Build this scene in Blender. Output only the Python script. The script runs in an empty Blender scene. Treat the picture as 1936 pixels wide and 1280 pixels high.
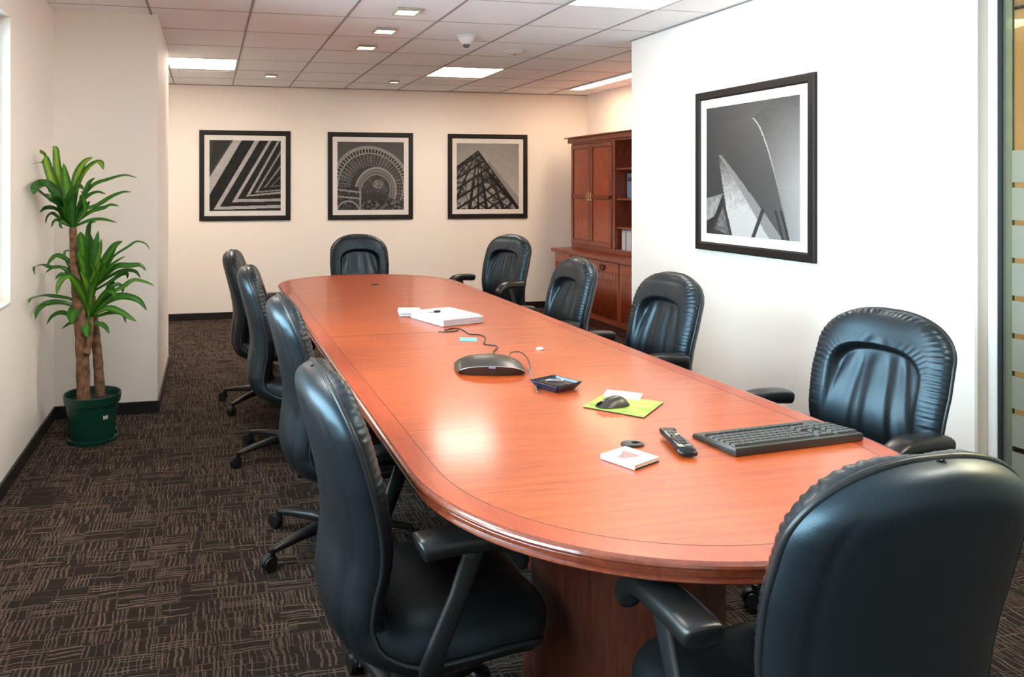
import bpy, bmesh, math, random
import numpy as np
from mathutils import Vector, Matrix
random.seed(4)
rng = np.random.RandomState(7)
PI = math.pi
S = bpy.context.scene
COL = S.collection

# ------------------------------------------------------------------ camera
CAMH = 1.436
cam_d = bpy.data.cameras.new('camera')
cam = bpy.data.objects.new('camera', cam_d); COL.objects.link(cam)
cam.location = (0, 0, CAMH)
cam.rotation_euler = (PI/2, 0, -0.216)
cam_d.sensor_width = 36.0
cam_d.lens = 36.0*1452/1936
cam_d.shift_x = (968-712)/1936
cam_d.shift_y = -(640-351.8)/1936
cam_d.clip_start = 0.02
S.camera = cam

# ------------------------------------------------------------------ world / exposure
w = bpy.data.worlds.new('world'); S.world = w; w.use_nodes = True
bg = w.node_tree.nodes['Background']
bg.inputs[0].default_value = (0.62, 0.82, 1.0, 1)
bg.inputs[1].default_value = 20.0
S.view_settings.view_transform = 'Standard'
S.view_settings.look = 'None'
S.view_settings.gamma = 1
S.view_settings.use_curve_mapping = False
S.view_settings.exposure = 0.26
S.cycles.max_bounces = 10
S.cycles.diffuse_bounces = 8
S.cycles.transparent_max_bounces = 8
S.cycles.caustics_reflective = False
S.cycles.caustics_refractive = False
S.cycles.sample_clamp_indirect = 20
LAMP = 25.0          # troffer diffuser emission
LAMPC = (1.0, 0.88, 0.75)

# daylight enters through the window opening: portal for the sky
pd = bpy.data.lights.new('window_portal', 'AREA'); pd.shape = 'RECTANGLE'
pd.size = 5.0; pd.size_y = 1.4
pd.cycles.is_portal = True
po = bpy.data.objects.new('window_portal', pd); COL.objects.link(po)
po.location = (-1.09, 1.36, 1.56); po.rotation_euler = (0, -PI/2, 0)
po.rotation_euler = Matrix(((0, 0, -1), (1, 0, 0), (0, -1, 0))).to_euler()

# ------------------------------------------------------------------ helpers
def mat(name, color=(.8,.8,.8), rough=.5, metal=0, spec=.5, coat=0, coat_rough=.1, bump=None, vary=None, sheen=0):
    """bump=(scale,strength,distance)  vary=(scale,amount) object-space noise on colour"""
    m = bpy.data.materials.new(name); m.use_nodes = True
    nt = m.node_tree; p = nt.nodes['Principled BSDF']
    p.inputs['Base Color'].default_value = (*color, 1)
    p.inputs['Roughness'].default_value = rough
    if 'leather' in name: p.inputs['Specular Tint'].default_value = (.58, .82, 1, 1)  # blue sky sheen on the leather is put into its specular tint
    p.inputs['Metallic'].default_value = metal
    p.inputs['Specular IOR Level'].default_value = spec
    p.inputs['Coat Weight'].default_value = coat
    p.inputs['Coat Roughness'].default_value = coat_rough
    p.inputs['Sheen Weight'].default_value = sheen
    tc = nt.nodes.new('ShaderNodeTexCoord')
    if vary:
        n = nt.nodes.new('ShaderNodeTexNoise'); n.inputs['Scale'].default_value = vary[0]; n.inputs['Detail'].default_value = 3
        nt.links.new(tc.outputs['Object'], n.inputs['Vector'])
        r = nt.nodes.new('ShaderNodeValToRGB')
        a = vary[1]
        r.color_ramp.elements[0].position = .3; r.color_ramp.elements[1].position = .7
        r.color_ramp.elements[0].color = (*[c*(1-a) for c in color], 1)
        r.color_ramp.elements[1].color = (*[min(1, c*(1+a)) for c in color], 1)
        nt.links.new(n.outputs['Fac'], r.inputs[0]); nt.links.new(r.outputs[0], p.inputs['Base Color'])
    if bump:
        n = nt.nodes.new('ShaderNodeTexNoise'); n.inputs['Scale'].default_value = bump[0]; n.inputs['Detail'].default_value = 4
        nt.links.new(tc.outputs['Object'], n.inputs['Vector'])
        b = nt.nodes.new('ShaderNodeBump'); b.inputs['Strength'].default_value = bump[1]; b.inputs['Distance'].default_value = bump[2]
        nt.links.new(n.outputs['Fac'], b.inputs['Height']); nt.links.new(b.outputs[0], p.inputs['Normal'])
    return m

def emis(name, color, strength):
    m = bpy.data.materials.new(name); m.use_nodes = True
    p = m.node_tree.nodes['Principled BSDF']
    p.inputs['Base Color'].default_value = (.9, .9, .9, 1)
    p.inputs['Emission Color'].default_value = (*color, 1)
    p.inputs['Emission Strength'].default_value = strength
    return m

def wood(name, dark, light, scale=(1, 1, 1), rough=.3, coat=.0, coat_rough=.1, freq=1.0, contrast=(.35, .65)):
    m = bpy.data.materials.new(name); m.use_nodes = True
    nt = m.node_tree; p = nt.nodes['Principled BSDF']
    tc = nt.nodes.new('ShaderNodeTexCoord'); mp = nt.nodes.new('ShaderNodeMapping')
    mp.inputs['Scale'].default_value = scale
    nt.links.new(tc.outputs['Object'], mp.inputs[0])
    n1 = nt.nodes.new('ShaderNodeTexNoise'); n1.inputs['Scale'].default_value = 9*freq; n1.inputs['Detail'].default_value = 6; n1.inputs['Roughness'].default_value = .6
    n1.inputs['Distortion'].default_value = .6
    n2 = nt.nodes.new('ShaderNodeTexNoise'); n2.inputs['Scale'].default_value = 60*freq; n2.inputs['Detail'].default_value = 3
    nt.links.new(mp.outputs[0], n1.inputs['Vector']); nt.links.new(mp.outputs[0], n2.inputs['Vector'])
    mx = nt.nodes.new('ShaderNodeMath'); mx.operation = 'MULTIPLY_ADD'; mx.inputs[1].default_value = .35
    nt.links.new(n2.outputs['Fac'], mx.inputs[0])
    sc = nt.nodes.new('ShaderNodeMath'); sc.operation = 'MULTIPLY'; sc.inputs[1].default_value = .65
    nt.links.new(n1.outputs['Fac'], sc.inputs[0]); nt.links.new(sc.outputs[0], mx.inputs[2])
    r = nt.nodes.new('ShaderNodeValToRGB')
    r.color_ramp.elements[0].position = contrast[0]; r.color_ramp.elements[1].position = contrast[1]
    r.color_ramp.elements[0].color = (*dark, 1); r.color_ramp.elements[1].color = (*light, 1)
    nt.links.new(mx.outputs[0], r.inputs[0]); nt.links.new(r.outputs[0], p.inputs['Base Color'])
    p.inputs['Roughness'].default_value = rough
    p.inputs['Coat Weight'].default_value = coat; p.inputs['Coat Roughness'].default_value = coat_rough
    return m

def mesh_obj(name, verts, faces, m, parent=None, smooth=False, loc=None, rot=None, uv=None):
    me = bpy.data.meshes.new(name)
    me.from_pydata([tuple(map(float, v)) for v in verts], [], faces)
    me.validate()
    if smooth: me.polygons.foreach_set('use_smooth', [True]*len(me.polygons))
    for mm in (m if isinstance(m, (list, tuple)) else [m]): me.materials.append(mm)
    o = bpy.data.objects.new(name, me); COL.objects.link(o)
    if parent: o.parent = parent
    if loc: o.location = loc
    if rot: o.rotation_euler = rot
    return o

def bm_obj(name, bm, m, parent=None, smooth=False, loc=None, rot=None, angle=None):
    me = bpy.data.meshes.new(name)
    bmesh.ops.recalc_face_normals(bm, faces=bm.faces)
    bm.to_mesh(me); bm.free()
    if smooth:
        me.polygons.foreach_set('use_smooth', [True]*len(me.polygons))
        if angle: me.set_sharp_from_angle(angle=math.radians(angle))
    for mm in (m if isinstance(m, (list, tuple)) else [m]): me.materials.append(mm)
    o = bpy.data.objects.new(name, me); COL.objects.link(o)
    if parent: o.parent = parent
    if loc: o.location = loc
    if rot: o.rotation_euler = rot
    return o

def add_box(bm, x0, x1, y0, y1, z0, z1, bev=0, seg=1, mi=0, M=None):
    vs = [bm.verts.new(v) for v in [(x0,y0,z0),(x1,y0,z0),(x1,y1,z0),(x0,y1,z0),(x0,y0,z1),(x1,y0,z1),(x1,y1,z1),(x0,y1,z1)]]
    fs = [bm.faces.new([vs[i] for i in q]) for q in ((3,2,1,0),(4,5,6,7),(0,1,5,4),(1,2,6,5),(2,3,7,6),(3,0,4,7))]
    for f in fs: f.material_index = mi
    if M: bmesh.ops.transform(bm, matrix=M, verts=vs)
    if bev:
        es = list({e for f in fs for e in f.edges})
        bmesh.ops.bevel(bm, geom=es, offset=bev, segments=seg, profile=.5, affect='EDGES')

def box(name, x0, x1, y0, y1, z0, z1, m, parent=None, bev=0, seg=1, loc=None, rot=None):
    bm = bmesh.new(); add_box(bm, x0, x1, y0, y1, z0, z1, bev, seg)
    return bm_obj(name, bm, m, parent, loc=loc, rot=rot)

def lathe(bm, prof, n=24, c=(0, 0, 0), cap=True):
    rings = []
    for r, z in prof:
        rings.append([bm.verts.new((c[0]+r*math.cos(2*PI*k/n), c[1]+r*math.sin(2*PI*k/n), c[2]+z)) for k in range(n)])
    for a, b in zip(rings[:-1], rings[1:]):
        for k in range(n): bm.faces.new((a[k], a[(k+1) % n], b[(k+1) % n], b[k]))
    if cap:
        bm.faces.new(rings[0][::-1]); bm.faces.new(rings[-1])

def catmull(P, n):
    P = [np.array(p, float) for p in P]
    Q = [2*P[0]-P[1]]+P+[2*P[-1]-P[-2]]
    out = []
    for i in range(1, len(Q)-2):
        for k in range(n):
            t = k/n; a, b, c, d = Q[i-1], Q[i], Q[i+1], Q[i+2]
            out.append(.5*((2*b)+(-a+c)*t+(2*a-5*b+4*c-d)*t*t+(-a+3*b-3*c+d)*t**3))
    out.append(P[-1])
    return np.array(out)

def tube(bm, pts, rad, n=10, closed=False, flat=1.0, up=(0, 0, 1), power=2.0):
    """sweep a (super)ellipse: width rad along the side, rad*flat along the other axis"""
    pts = [Vector(p) for p in pts]; N = len(pts)
    rads = rad if hasattr(rad, '__len__') else [rad]*N
    rings = []
    for i, p in enumerate(pts):
        if closed: t = (pts[(i+1) % N]-pts[i-1])
        else: t = pts[min(i+1, N-1)]-pts[max(i-1, 0)]
        t.normalize()
        u = Vector(up)
        if abs(u.dot(t)) > .95: u = Vector((0, 1, 0)) if abs(t.y) < .9 else Vector((1, 0, 0))
        sd = t.cross(u).normalized(); uu = sd.cross(t)
        ring = []
        for k in range(n):
            a = 2*PI*k/n; ca, sa = math.cos(a), math.sin(a)
            ca = math.copysign(abs(ca)**(2/power), ca); sa = math.copysign(abs(sa)**(2/power), sa)
            ring.append(bm.verts.new(p+sd*(ca*rads[i])+uu*(sa*rads[i]*flat)))
        rings.append(ring)
    M = N if closed else N-1
    for i in range(M):
        a, b = rings[i], rings[(i+1) % N]
        for k in range(n): bm.faces.new((a[k], a[(k+1) % n], b[(k+1) % n], b[k]))
    if not closed:
        bm.faces.new(rings[0][::-1]); bm.faces.new(rings[-1])

def empty(name, loc=(0, 0, 0), rz=0, label=None, cat=None, group=None):
    o = bpy.data.objects.new(name, None); COL.objects.link(o); o.empty_display_size = .1
    o.location = loc; o.rotation_euler = (0, 0, rz)
    if label: o['label'] = label
    if cat: o['category'] = cat
    if group: o['group'] = group
    return o
def tag(o, label, cat, group=None):
    o['label'] = label; o['category'] = cat
    if group: o['group'] = group
    return o
def struct(o):
    o['kind'] = 'structure'; return o

# ------------------------------------------------------------------ materials
M_wall = mat('wall_paint', (.93, .875, .825), .65, bump=(220, .05, .002))
M_ceil = mat('ceiling_tile_fibre', (.86, .875, .895), .9, bump=(350, .25, .002), vary=(90, .03))
M_slab = mat('plenum_dark', (.25, .24, .25), .9)
M_rail = mat('ceiling_rail_grey', (.26, .24, .25), .5)
M_base = mat('baseboard_black_rubber', (.012, .011, .011), .4)
M_tan = mat('corridor_tan_paint', (.66, .50, .28), .7, bump=(200, .05, .002))
M_lamp = emis('lamp_diffuser_lit', LAMPC, LAMP)
M_lamp2 = emis('small_lamp_diffuser_lit', (1, .88, .70), 1.6)
M_trimw = mat('white_enamel', (.8, .78, .75), .4)
M_frameblk = mat('black_wood_frame', (.010, .0075, .0065), .5, spec=.3, bump=(150, .1, .001))
M_mat = mat('mat_board', (.72, .71, .70), .8)
M_silver = mat('satin_metal', (.55, .56, .58), .3, metal=1)
M_beigejamb = mat('beige_jamb_paint', (.62, .55, .48), .6)
M_gasket = mat('black_gasket', (.01, .01, .012), .5)
M_brass = mat('brass', (.75, .52, .22), .25, metal=1)
M_leather = mat('black_leather', (.0062, .0068, .0080), .40, spec=.62, coat=.10, coat_rough=.2, bump=(420, .22, .0012))
M_leather2 = mat('black_leather_seat', (.008, .0078, .0078), .42, spec=.35, bump=(420, .22, .0012))
M_plastic = mat('black_plastic', (.012, .012, .013), .38, bump=(600, .1, .0005))
M_pad = mat('armpad_black_vinyl', (.011, .0098, .0095), .32, spec=.45, bump=(500, .2, .0008))
M_rubber = mat('caster_rubber', (.01, .01, .011), .5)
M_blackgloss = mat('black_gloss_plastic', (.01, .01, .011), .15)
M_pod = mat('dark_brown_grey_plastic', (.035, .028, .022), .33)
M_paper = mat('white_paper', (.66, .66, .67), .6)
M_paperb = mat('white_carton', (.56, .57, .62), .45)
M_cream = mat('cream_paper', (.80, .72, .58), .7)
M_blue = mat('light_blue_paper', (.16, .50, .60), .6)
M_green = mat('lime_green_print', (.34, .50, .06), .5, vary=(18, .5))
M_red = mat('red_ink', (.50, .05, .02), .7)
M_key = mat('keycap_grey_black', (.045, .042, .038), .4)
M_kb = mat('keyboard_dark_case', (.022, .018, .014), .35)
M_grey = mat('button_grey', (.35, .29, .24), .5)
M_navy = mat('dark_blue_plastic', (.012, .025, .05), .2)
M_potg = mat('dark_green_plastic', (.003, .045, .030), .32)
M_soil = mat('potting_soil', (.03, .02, .012), .95, bump=(60, 1, .01))
M_cab = wood('cabinet_mahogany', (.12, .020, .009), (.30, .060, .022), scale=(6, 6, .8), rough=.32, coat=.3)
M_cabdark = wood('cabinet_mahogany_dark', (.03, .006, .004), (.08, .018, .010), scale=(6, 6, .8), rough=.4)
M_cabpanel = wood('cabinet_panel_veneer', (.20, .030, .011), (.42, .085, .027), scale=(5, 5, .7), rough=.3, coat=.3)
M_table = wood('cherry_veneer_table', (.29, .031, .005), (.57, .110, .016), scale=(.5, 8, 1), rough=.42, coat=.42, coat_rough=.15, freq=.8, contrast=(.30, .70))
M_tableb = wood('cherry_veneer_border', (.31, .030, .006), (.48, .072, .012), scale=(5, .6, 1), rough=.42, coat=.42, coat_rough=.15, freq=.8, contrast=(.3, .7))
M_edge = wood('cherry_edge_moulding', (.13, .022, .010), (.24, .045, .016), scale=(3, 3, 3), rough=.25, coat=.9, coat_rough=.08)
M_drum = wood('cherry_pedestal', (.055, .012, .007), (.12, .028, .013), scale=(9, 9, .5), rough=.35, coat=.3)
M_line = mat('dark_inlay', (.05, .012, .006), .4)
M_bookblue = mat('blue_grey_binder', (.16, .22, .32), .4)

def glass_mat(name, tint, refl=.08, frost=0.0):
    m = bpy.data.materials.new(name); m.use_nodes = True; nt = m.node_tree
    nt.nodes.remove(nt.nodes['Principled BSDF']); out = nt.nodes['Material Output']
    t = nt.nodes.new('ShaderNodeBsdfTransparent'); t.inputs[0].default_value = (*tint, 1)
    g = nt.nodes.new('ShaderNodeBsdfGlossy'); g.inputs['Roughness'].default_value = .02
    lw = nt.nodes.new('ShaderNodeFresnel'); lw.inputs[0].default_value = 1.45
    mx = nt.nodes.new('ShaderNodeMixShader'); nt.links.new(lw.outputs[0], mx.inputs[0])
    nt.links.new(t.outputs[0], mx.inputs[1]); nt.links.new(g.outputs[0], mx.inputs[2])
    last = mx
    if frost:
        d = nt.nodes.new('ShaderNodeBsdfDiffuse'); d.inputs[0].default_value = (.46, .48, .41, 1)
        tl = nt.nodes.new('ShaderNodeBsdfTranslucent'); tl.inputs[0].default_value = (.50, .50, .40, 1)
        a = nt.nodes.new('ShaderNodeAddShader'); h = nt.nodes.new('ShaderNodeMixShader'); h.inputs[0].default_value = .5
        nt.links.new(d.outputs[0], h.inputs[1]); nt.links.new(tl.outputs[0], h.inputs[2])
        m2 = nt.nodes.new('ShaderNodeMixShader'); m2.inputs[0].default_value = frost
        nt.links.new(mx.outputs[0], m2.inputs[1]); nt.links.new(h.outputs[0], m2.inputs[2]); last = m2
    nt.links.new(last.outputs[0], out.inputs[0])
    return m
M_glass = glass_mat('clear_glass', (.93, .97, .94))
M_glassedge = glass_mat('green_glass_edge', (.45, .62, .48), frost=.35)
M_frost = glass_mat('frosted_glass_film', (.9, .95, .92), frost=.82)

def carpet_mat():
    m = bpy.data.materials.new('carpet_basketweave_brown'); m.use_nodes = True
    nt = m.node_tree; L = nt.links; p = nt.nodes['Principled BSDF']
    def nd(t, **k):
        n = nt.nodes.new(t)
        for a, b in k.items(): setattr(n, a, b)
        return n
    def math_(op, a, b=None, c=None):
        n = nd('ShaderNodeMath', operation=op)
        for i, v in enumerate((a, b, c)):
            if v is None: continue
            if isinstance(v, (int, float)): n.inputs[i].default_value = v
            else: L.new(v, n.inputs[i])
        return n.outputs[0]
    tc = nd('ShaderNodeTexCoord')
    ns = nd('ShaderNodeTexNoise'); ns.inputs['Scale'].default_value = 11; ns.inputs['Detail'].default_value = 3
    L.new(tc.outputs['Object'], ns.inputs['Vector'])
    vs = nd('ShaderNodeVectorMath', operation='SUBTRACT'); L.new(ns.outputs['Color'], vs.inputs[0]); vs.inputs[1].default_value = (.5, .5, .5)
    vm = nd('ShaderNodeVectorMath', operation='SCALE'); L.new(vs.outputs[0], vm.inputs[0]); vm.inputs['Scale'].default_value = .030
    va = nd('ShaderNodeVectorMath', operation='ADD'); L.new(tc.outputs['Object'], va.inputs[0]); L.new(vm.outputs[0], va.inputs[1])
    sep = nd('ShaderNodeSeparateXYZ'); L.new(va.outputs[0], sep.inputs[0])
    x, y = sep.outputs[0], sep.outputs[1]
    def cells(sx_, sy_, seed):
        ry = math_('MULTIPLY', y, sy_); row = math_('FLOOR', ry)
        w1 = nd('ShaderNodeTexWhiteNoise', noise_dimensions='1D'); L.new(math_('ADD', row, seed), w1.inputs['W'])
        rx = math_('MULTIPLY_ADD', w1.outputs['Value'], 7.0, math_('MULTIPLY', x, sx_)); colm = math_('FLOOR', rx)
        cx_ = nd('ShaderNodeCombineXYZ'); L.new(colm, cx_.inputs[0]); L.new(row, cx_.inputs[1]); cx_.inputs[2].default_value = seed
        w2 = nd('ShaderNodeTexWhiteNoise', noise_dimensions='3D'); L.new(cx_.outputs[0], w2.inputs['Vector'])
        sc = nd('ShaderNodeSeparateColor'); L.new(w2.outputs['Color'], sc.inputs[0])
        fx_, fy_ = math_('FRACT', rx), math_('FRACT', ry)
        e = math_('MINIMUM', math_('MULTIPLY', math_('MINIMUM', fx_, math_('SUBTRACT', 1, fx_)), 1/sx_), math_('MULTIPLY', math_('MINIMUM', fy_, math_('SUBTRACT', 1, fy_)), 1/sy_))
        return sc.outputs[0], sc.outputs[1], sc.outputs[2], e
    tot = None
    for (sx_, sy_, seed, f0, thr, selT) in ((9.5, 11.0, 3.0, 46, .30, .84), (6.3, 15.0, 9.0, 62, .58, .6)):
        r1, r2, r3, e = cells(sx_, sy_, seed)
        fx = math_('MULTIPLY_ADD', r2, 30, f0)
        sel = math_('GREATER_THAN', r1, selT)
        mixc = math_('ADD', math_('MULTIPLY', x, math_('SUBTRACT', 1, sel)), math_('MULTIPLY', y, sel))
        ph = math_('MULTIPLY_ADD', r3, 7.0, math_('MULTIPLY', mixc, fx))
        wn = nd('ShaderNodeTexWhiteNoise', noise_dimensions='2D')
        cb = nd('ShaderNodeCombineXYZ'); L.new(math_('FLOOR', ph), cb.inputs[0]); L.new(math_('MULTIPLY', r1, 91.0), cb.inputs[1]); L.new(cb.outputs[0], wn.inputs['Vector'])
        wv = wn.outputs['Value']
        stv = math_('LESS_THAN', math_('FRACT', ph), math_('MULTIPLY_ADD', wv, .30, .14))
        stv = math_('MULTIPLY', stv, math_('GREATER_THAN', wv, thr))
        stv = math_('MULTIPLY', math_('MULTIPLY', stv, math_('GREATER_THAN', r3, .12)), math_('GREATER_THAN', e, .004))
        edv = math_('MULTIPLY', math_('LESS_THAN', e, .0019), math_('GREATER_THAN', r2, .5))
        lay = math_('MAXIMUM', math_('MULTIPLY', stv, math_('MULTIPLY_ADD', r1, .5, .6)), math_('MULTIPLY', edv, .8))
        tot = lay if tot is None else math_('MAXIMUM', tot, lay)
    st = tot
    n2 = nd('ShaderNodeTexNoise'); n2.inputs['Scale'].default_value = 30; n2.inputs['Detail'].default_value = 4
    L.new(tc.outputs['Object'], n2.inputs['Vector'])
    st = math_('MULTIPLY', st, math_('MULTIPLY_ADD', n2.outputs['Fac'], 1.6, -.1))
    n3 = nd('ShaderNodeTexNoise'); n3.inputs['Scale'].default_value = 420; n3.inputs['Detail'].default_value = 2
    L.new(tc.outputs['Object'], n3.inputs['Vector'])
    rp = nd('ShaderNodeMix', data_type='RGBA')
    rp.inputs[6].default_value = (.034, .0245, .021, 1); rp.inputs[7].default_value = (.225, .162, .125, 1)
    rp.clamp_factor = True
    L.new(st, rp.inputs[0])
    mu = nd('ShaderNodeMix', data_type='RGBA', blend_type='MULTIPLY'); mu.inputs[0].default_value = .8
    gr = nd('ShaderNodeValToRGB'); gr.color_ramp.elements[0].position = .3; gr.color_ramp.elements[0].color = (.35, .35, .35, 1)
    gr.color_ramp.elements[1].position = .7; gr.color_ramp.elements[1].color = (1.3, 1.3, 1.3, 1)
    L.new(n3.outputs['Fac'], gr.inputs[0]); L.new(rp.outputs[2], mu.inputs[6]); L.new(gr.outputs[0], mu.inputs[7])
    L.new(mu.outputs[2], p.inputs['Base Color'])
    p.inputs['Roughness'].default_value = .95; p.inputs['Specular IOR Level'].default_value = .1
    b = nd('ShaderNodeBump'); b.inputs['Strength'].default_value = .6; b.inputs['Distance'].default_value = .004
    hh = math_('MULTIPLY_ADD', n3.outputs['Fac'], .8, st)
    L.new(hh, b.inputs['Height']); L.new(b.outputs[0], p.inputs['Normal'])
    return m
M_carpet = carpet_mat()

# ------------------------------------------------------------------ room shell
CH = 2.524; XL = -.93; XR = 3.1; YF = 8.45; XA = 4.437; YB = -1.6
PX = -.313; PY0 = 5.06; WY1 = 5.21; WY0 = 2.575
struct(box('floor', XL-.3, 5.2, YB-.2, YF+.2, -.1, 0, M_carpet))
# left wall with the window opening
wy0, wy1, wz0, wz1 = -1.2, 3.99, .865, 2.25
bm = bmesh.new()
add_box(bm, XL-.16, XL, wy1, YF, 0, CH+.1)
add_box(bm, XL-.16, XL, YB, wy0, 0, CH+.1)
add_box(bm, XL-.16, XL, wy0, wy1, 0, wz0)
add_box(bm, XL-.16, XL, wy0, wy1, wz1, CH+.1)
struct(bm_obj('wall_left', bm, M_wall))
struct(box('wall_pier', XL, PX, PY0, 6.42, 0, CH+.05, M_wall))
struct(box('wall_far', XL-.16, XA+.16, YF, YF+.12, 0, CH+.1, M_wall))
struct(box('wall_right', XR, XR+.12, WY0, WY1, 0, CH+.05, M_wall))
struct(box('wall_alcove_side', XA, XA+.12, WY1-.12, YF, 0, CH+.1, M_wall))
struct(box('wall_alcove_near', XR+.12, XA, WY1-.12, WY1, 0, CH+.05, M_wall))
struct(box('wall_back', XL-.16, 4.3, YB-.12, YB, 0, CH+.1, M_wall))
struct(box('wall_corridor', 4.14, 4.26, YB, WY1-.12, 0, CH+.05, M_tan))
struct(box('trim_corridor_rail', 4.125, 4.14, YB, WY1-.12, 2.36, 2.375, M_base))
# baseboards
def bb(name, *a): struct(box(name, *a, 0, .075, M_base))
bb('baseboard_left', XL, XL+.012, YB, PY0)
bb('baseboard_pier', XL+.012, PX+.012, PY0-.012, PY0)
bb('baseboard_pier_side', PX, PX+.012, PY0, 6.42)
bb('baseboard_far', XL, XA, YF-.012, YF)
bb('baseboard_right', XR-.012, XR, WY0, WY1)
bb('baseboard_alcove', XA-.012, XA, WY1, YF-.012)
struct(box('baseboard_corridor', 4.128, 4.14, YB, WY1-.12, 0, .11, M_base))
# window: frame, mullions, sill, panes
win = empty('window_1'); win['kind'] = 'structure'
fx = XL-.13
box('window_frame', fx-.03, fx+.03, wy0, wy1, wz0, wz0+.05, M_trimw, win)
box('window_frame', fx-.03, fx+.03, wy0, wy1, wz1-.05, wz1, M_trimw, win)
ys = [wy0+.02, .07, 1.33, 2.59, wy1-.02]
for y in ys: box('mullion', fx-.03, fx+.03, y-.02, y+.02, wz0+.05, wz1-.05, M_trimw, win)
for a, b in zip(ys[:-1], ys[1:]): box('pane', fx-.003, fx+.003, a+.02, b-.02, wz0+.05, wz1-.05, M_glass, win)
box('window_sill', XL-.10, XL+.0, wy0, wy1, wz0-.002, wz0+.012, M_trimw, win)

# glass wall to the corridor, right of the room
gw = empty('window_2'); gw['kind'] = 'structure'
box('jamb', XR+.001, XR+.075, WY0-.012, WY0+.0, 0, CH, M_beigejamb, gw)
box('post', XR+.05, XR+.095, WY0-.05, WY0-.012, 0, CH, M_trimw, gw, bev=.003)
GX = 3.17
box('gasket', GX-.014, GX+.016, WY0-.066, WY0-.05, 0, CH, M_gasket, gw)
box('glass_edge', GX-.006, GX+.006, WY0-.102, WY0-.066, .02, CH-.03, M_glassedge, gw)
gy1 = WY0-.102
for a, b in ((1.25, gy1), (.05, 1.245), (YB, .045)):
    box('pane', GX-.005, GX+.005, a, b, .02, CH-.03, M_glass, gw)
    zt = 1.579; k = 0
    while zt > .27:
        nxt = 1.451-.1515*k
        box('frosted_band', GX-.0068, GX-.0055, a, b, max(nxt, .216), zt, M_frost, gw)
        zt = nxt-.0215; k += 1
    box('frosted_band', GX-.0068, GX-.0055, a, b, .216, max(zt, .23), M_frost, gw)
box('rail', GX-.02, GX+.02, YB, gy1, 0, .02, M_silver, gw)
box('head_rail', GX-.02, GX+.02, YB, gy1, CH-.03, CH, M_silver, gw)

# ceiling: slab above, tiles, runners
ceil = struct(box('ceiling', XL-.16, XA+.16, YB-.12, YF+.12, CH+.05, CH+.15, M_slab))
T = .61; X0 = -.352; Y0 = 4.867
mat_cross = mat('cross_rail_grey', (.42, .40, .41), .7)
troffers = {(0, 3): 1, (4, 3): 1, (4, -2): 1, (4, -7): 1, (0, -4): 1}  # left aisle panel is unseen, added to brighten the pier and left wall
fullmesh = None
for i in range(-1, 8):
    for j in range(-11, 6):
        xa, xb = max(X0+T*i, XL), min(X0+T*(i+1), XA)
        ya, yb = max(Y0+T*j, YB), min(Y0+T*(j+1), YF)
        if xb-xa < .02 or yb-ya < .02 or (i, j) in troffers: continue
        if i == 7 and j < 0 or (xa > 3.05 and yb < WY1-.1): continue
        if i == 7 and yb > 5.5 and yb < 8: pass
        g = .0036
        full = (xb-xa > T-.001 and yb-ya > T-.001)
        if full and fullmesh:
            o = bpy.data.objects.new('ceiling_tile', fullmesh); COL.objects.link(o); o.parent = ceil
        else:
            o = box('ceiling_tile', -(xb-xa)/2+g, (xb-xa)/2-g, -(yb-ya)/2+g, (yb-ya)/2-g, 0, .016, M_ceil, ceil, bev=.0015)
            if full: fullmesh = o.data
        o.location = ((xa+xb)/2, (ya+yb)/2, CH+random.uniform(0, .0012))
for i in range(0, 9):
    x = X0+T*i
    if x > XA-.02: continue
    box('ceiling_rail', x-.006, x+.006, (YB if x < XR else WY1), YF, CH-.0035, CH+.03, M_rail, ceil)
for j in range(-10, 6):
    y = Y0+T*j
    if y > YF-.03: continue
    box('cross_rail', XL, (XR if y < WY1 else XA), y-.0028, y+.0028, CH-.0012, CH+.012, mat_cross, ceil)
box('corridor_ceiling', XR+.12, 4.14, YB, WY1-.12, CH-.01, CH+.02, M_ceil, ceil)
struct(box('trim_ceiling_angle_far', XL, XA, YF-.012, YF, CH-.006, CH+.002, M_rail))
struct(box('trim_ceiling_angle_right', XR-.012, XR, WY0, WY1, CH-.006, CH+.002, M_rail))

def troffer(x0, x1, y0, y1, label, m=M_lamp, group='ceiling light panels'):
    t = empty('ceiling_light', ((x0+x1)/2, (y0+y1)/2, CH), 0, label, 'ceiling light', group)
    a, b = (x1-x0)/2, (y1-y0)/2
    bm = bmesh.new(); f = .014
    add_box(bm, -a, a, -b, -b+f, -.004, .02); add_box(bm, -a, a, b-f, b, -.004, .02)
    add_box(bm, -a, -a+f, -b+f, b-f, -.004, .02); add_box(bm, a-f, a, -b+f, b-f, -.004, .02)
    bm_obj('light_frame', bm, M_trimw, t)
    box('diffuser', -a+f, a-f, -b+f, b-f, .001, .006, m, t)
    return t
lab = {(0, 3): 'square lit ceiling panel beside the white pier at left', (4, 3): 'square lit ceiling panel above the middle of the room, over the far table end',
       (4, -2): 'large lit ceiling panel cut by the top edge of the picture', (0, -4): 'unseen lit ceiling panel added above the window aisle to brighten the pier', (4, -7): 'lit ceiling panel above the near table end on the glass side'}
for (i, j) in troffers:
    troffer(X0+T*i+.005, X0+T*(i+1)-.005, Y0+T*j+.005, Y0+T*(j+1)-.005, lab[(i, j)])
t = troffer(3.92, 4.10, 5.9, 7.9, 'long narrow lit ceiling strip above the wooden cabinet', emis('strip_lamp_lit', (1, .76, .50), 22.0), None)
t.location.z = CH-.012
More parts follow.
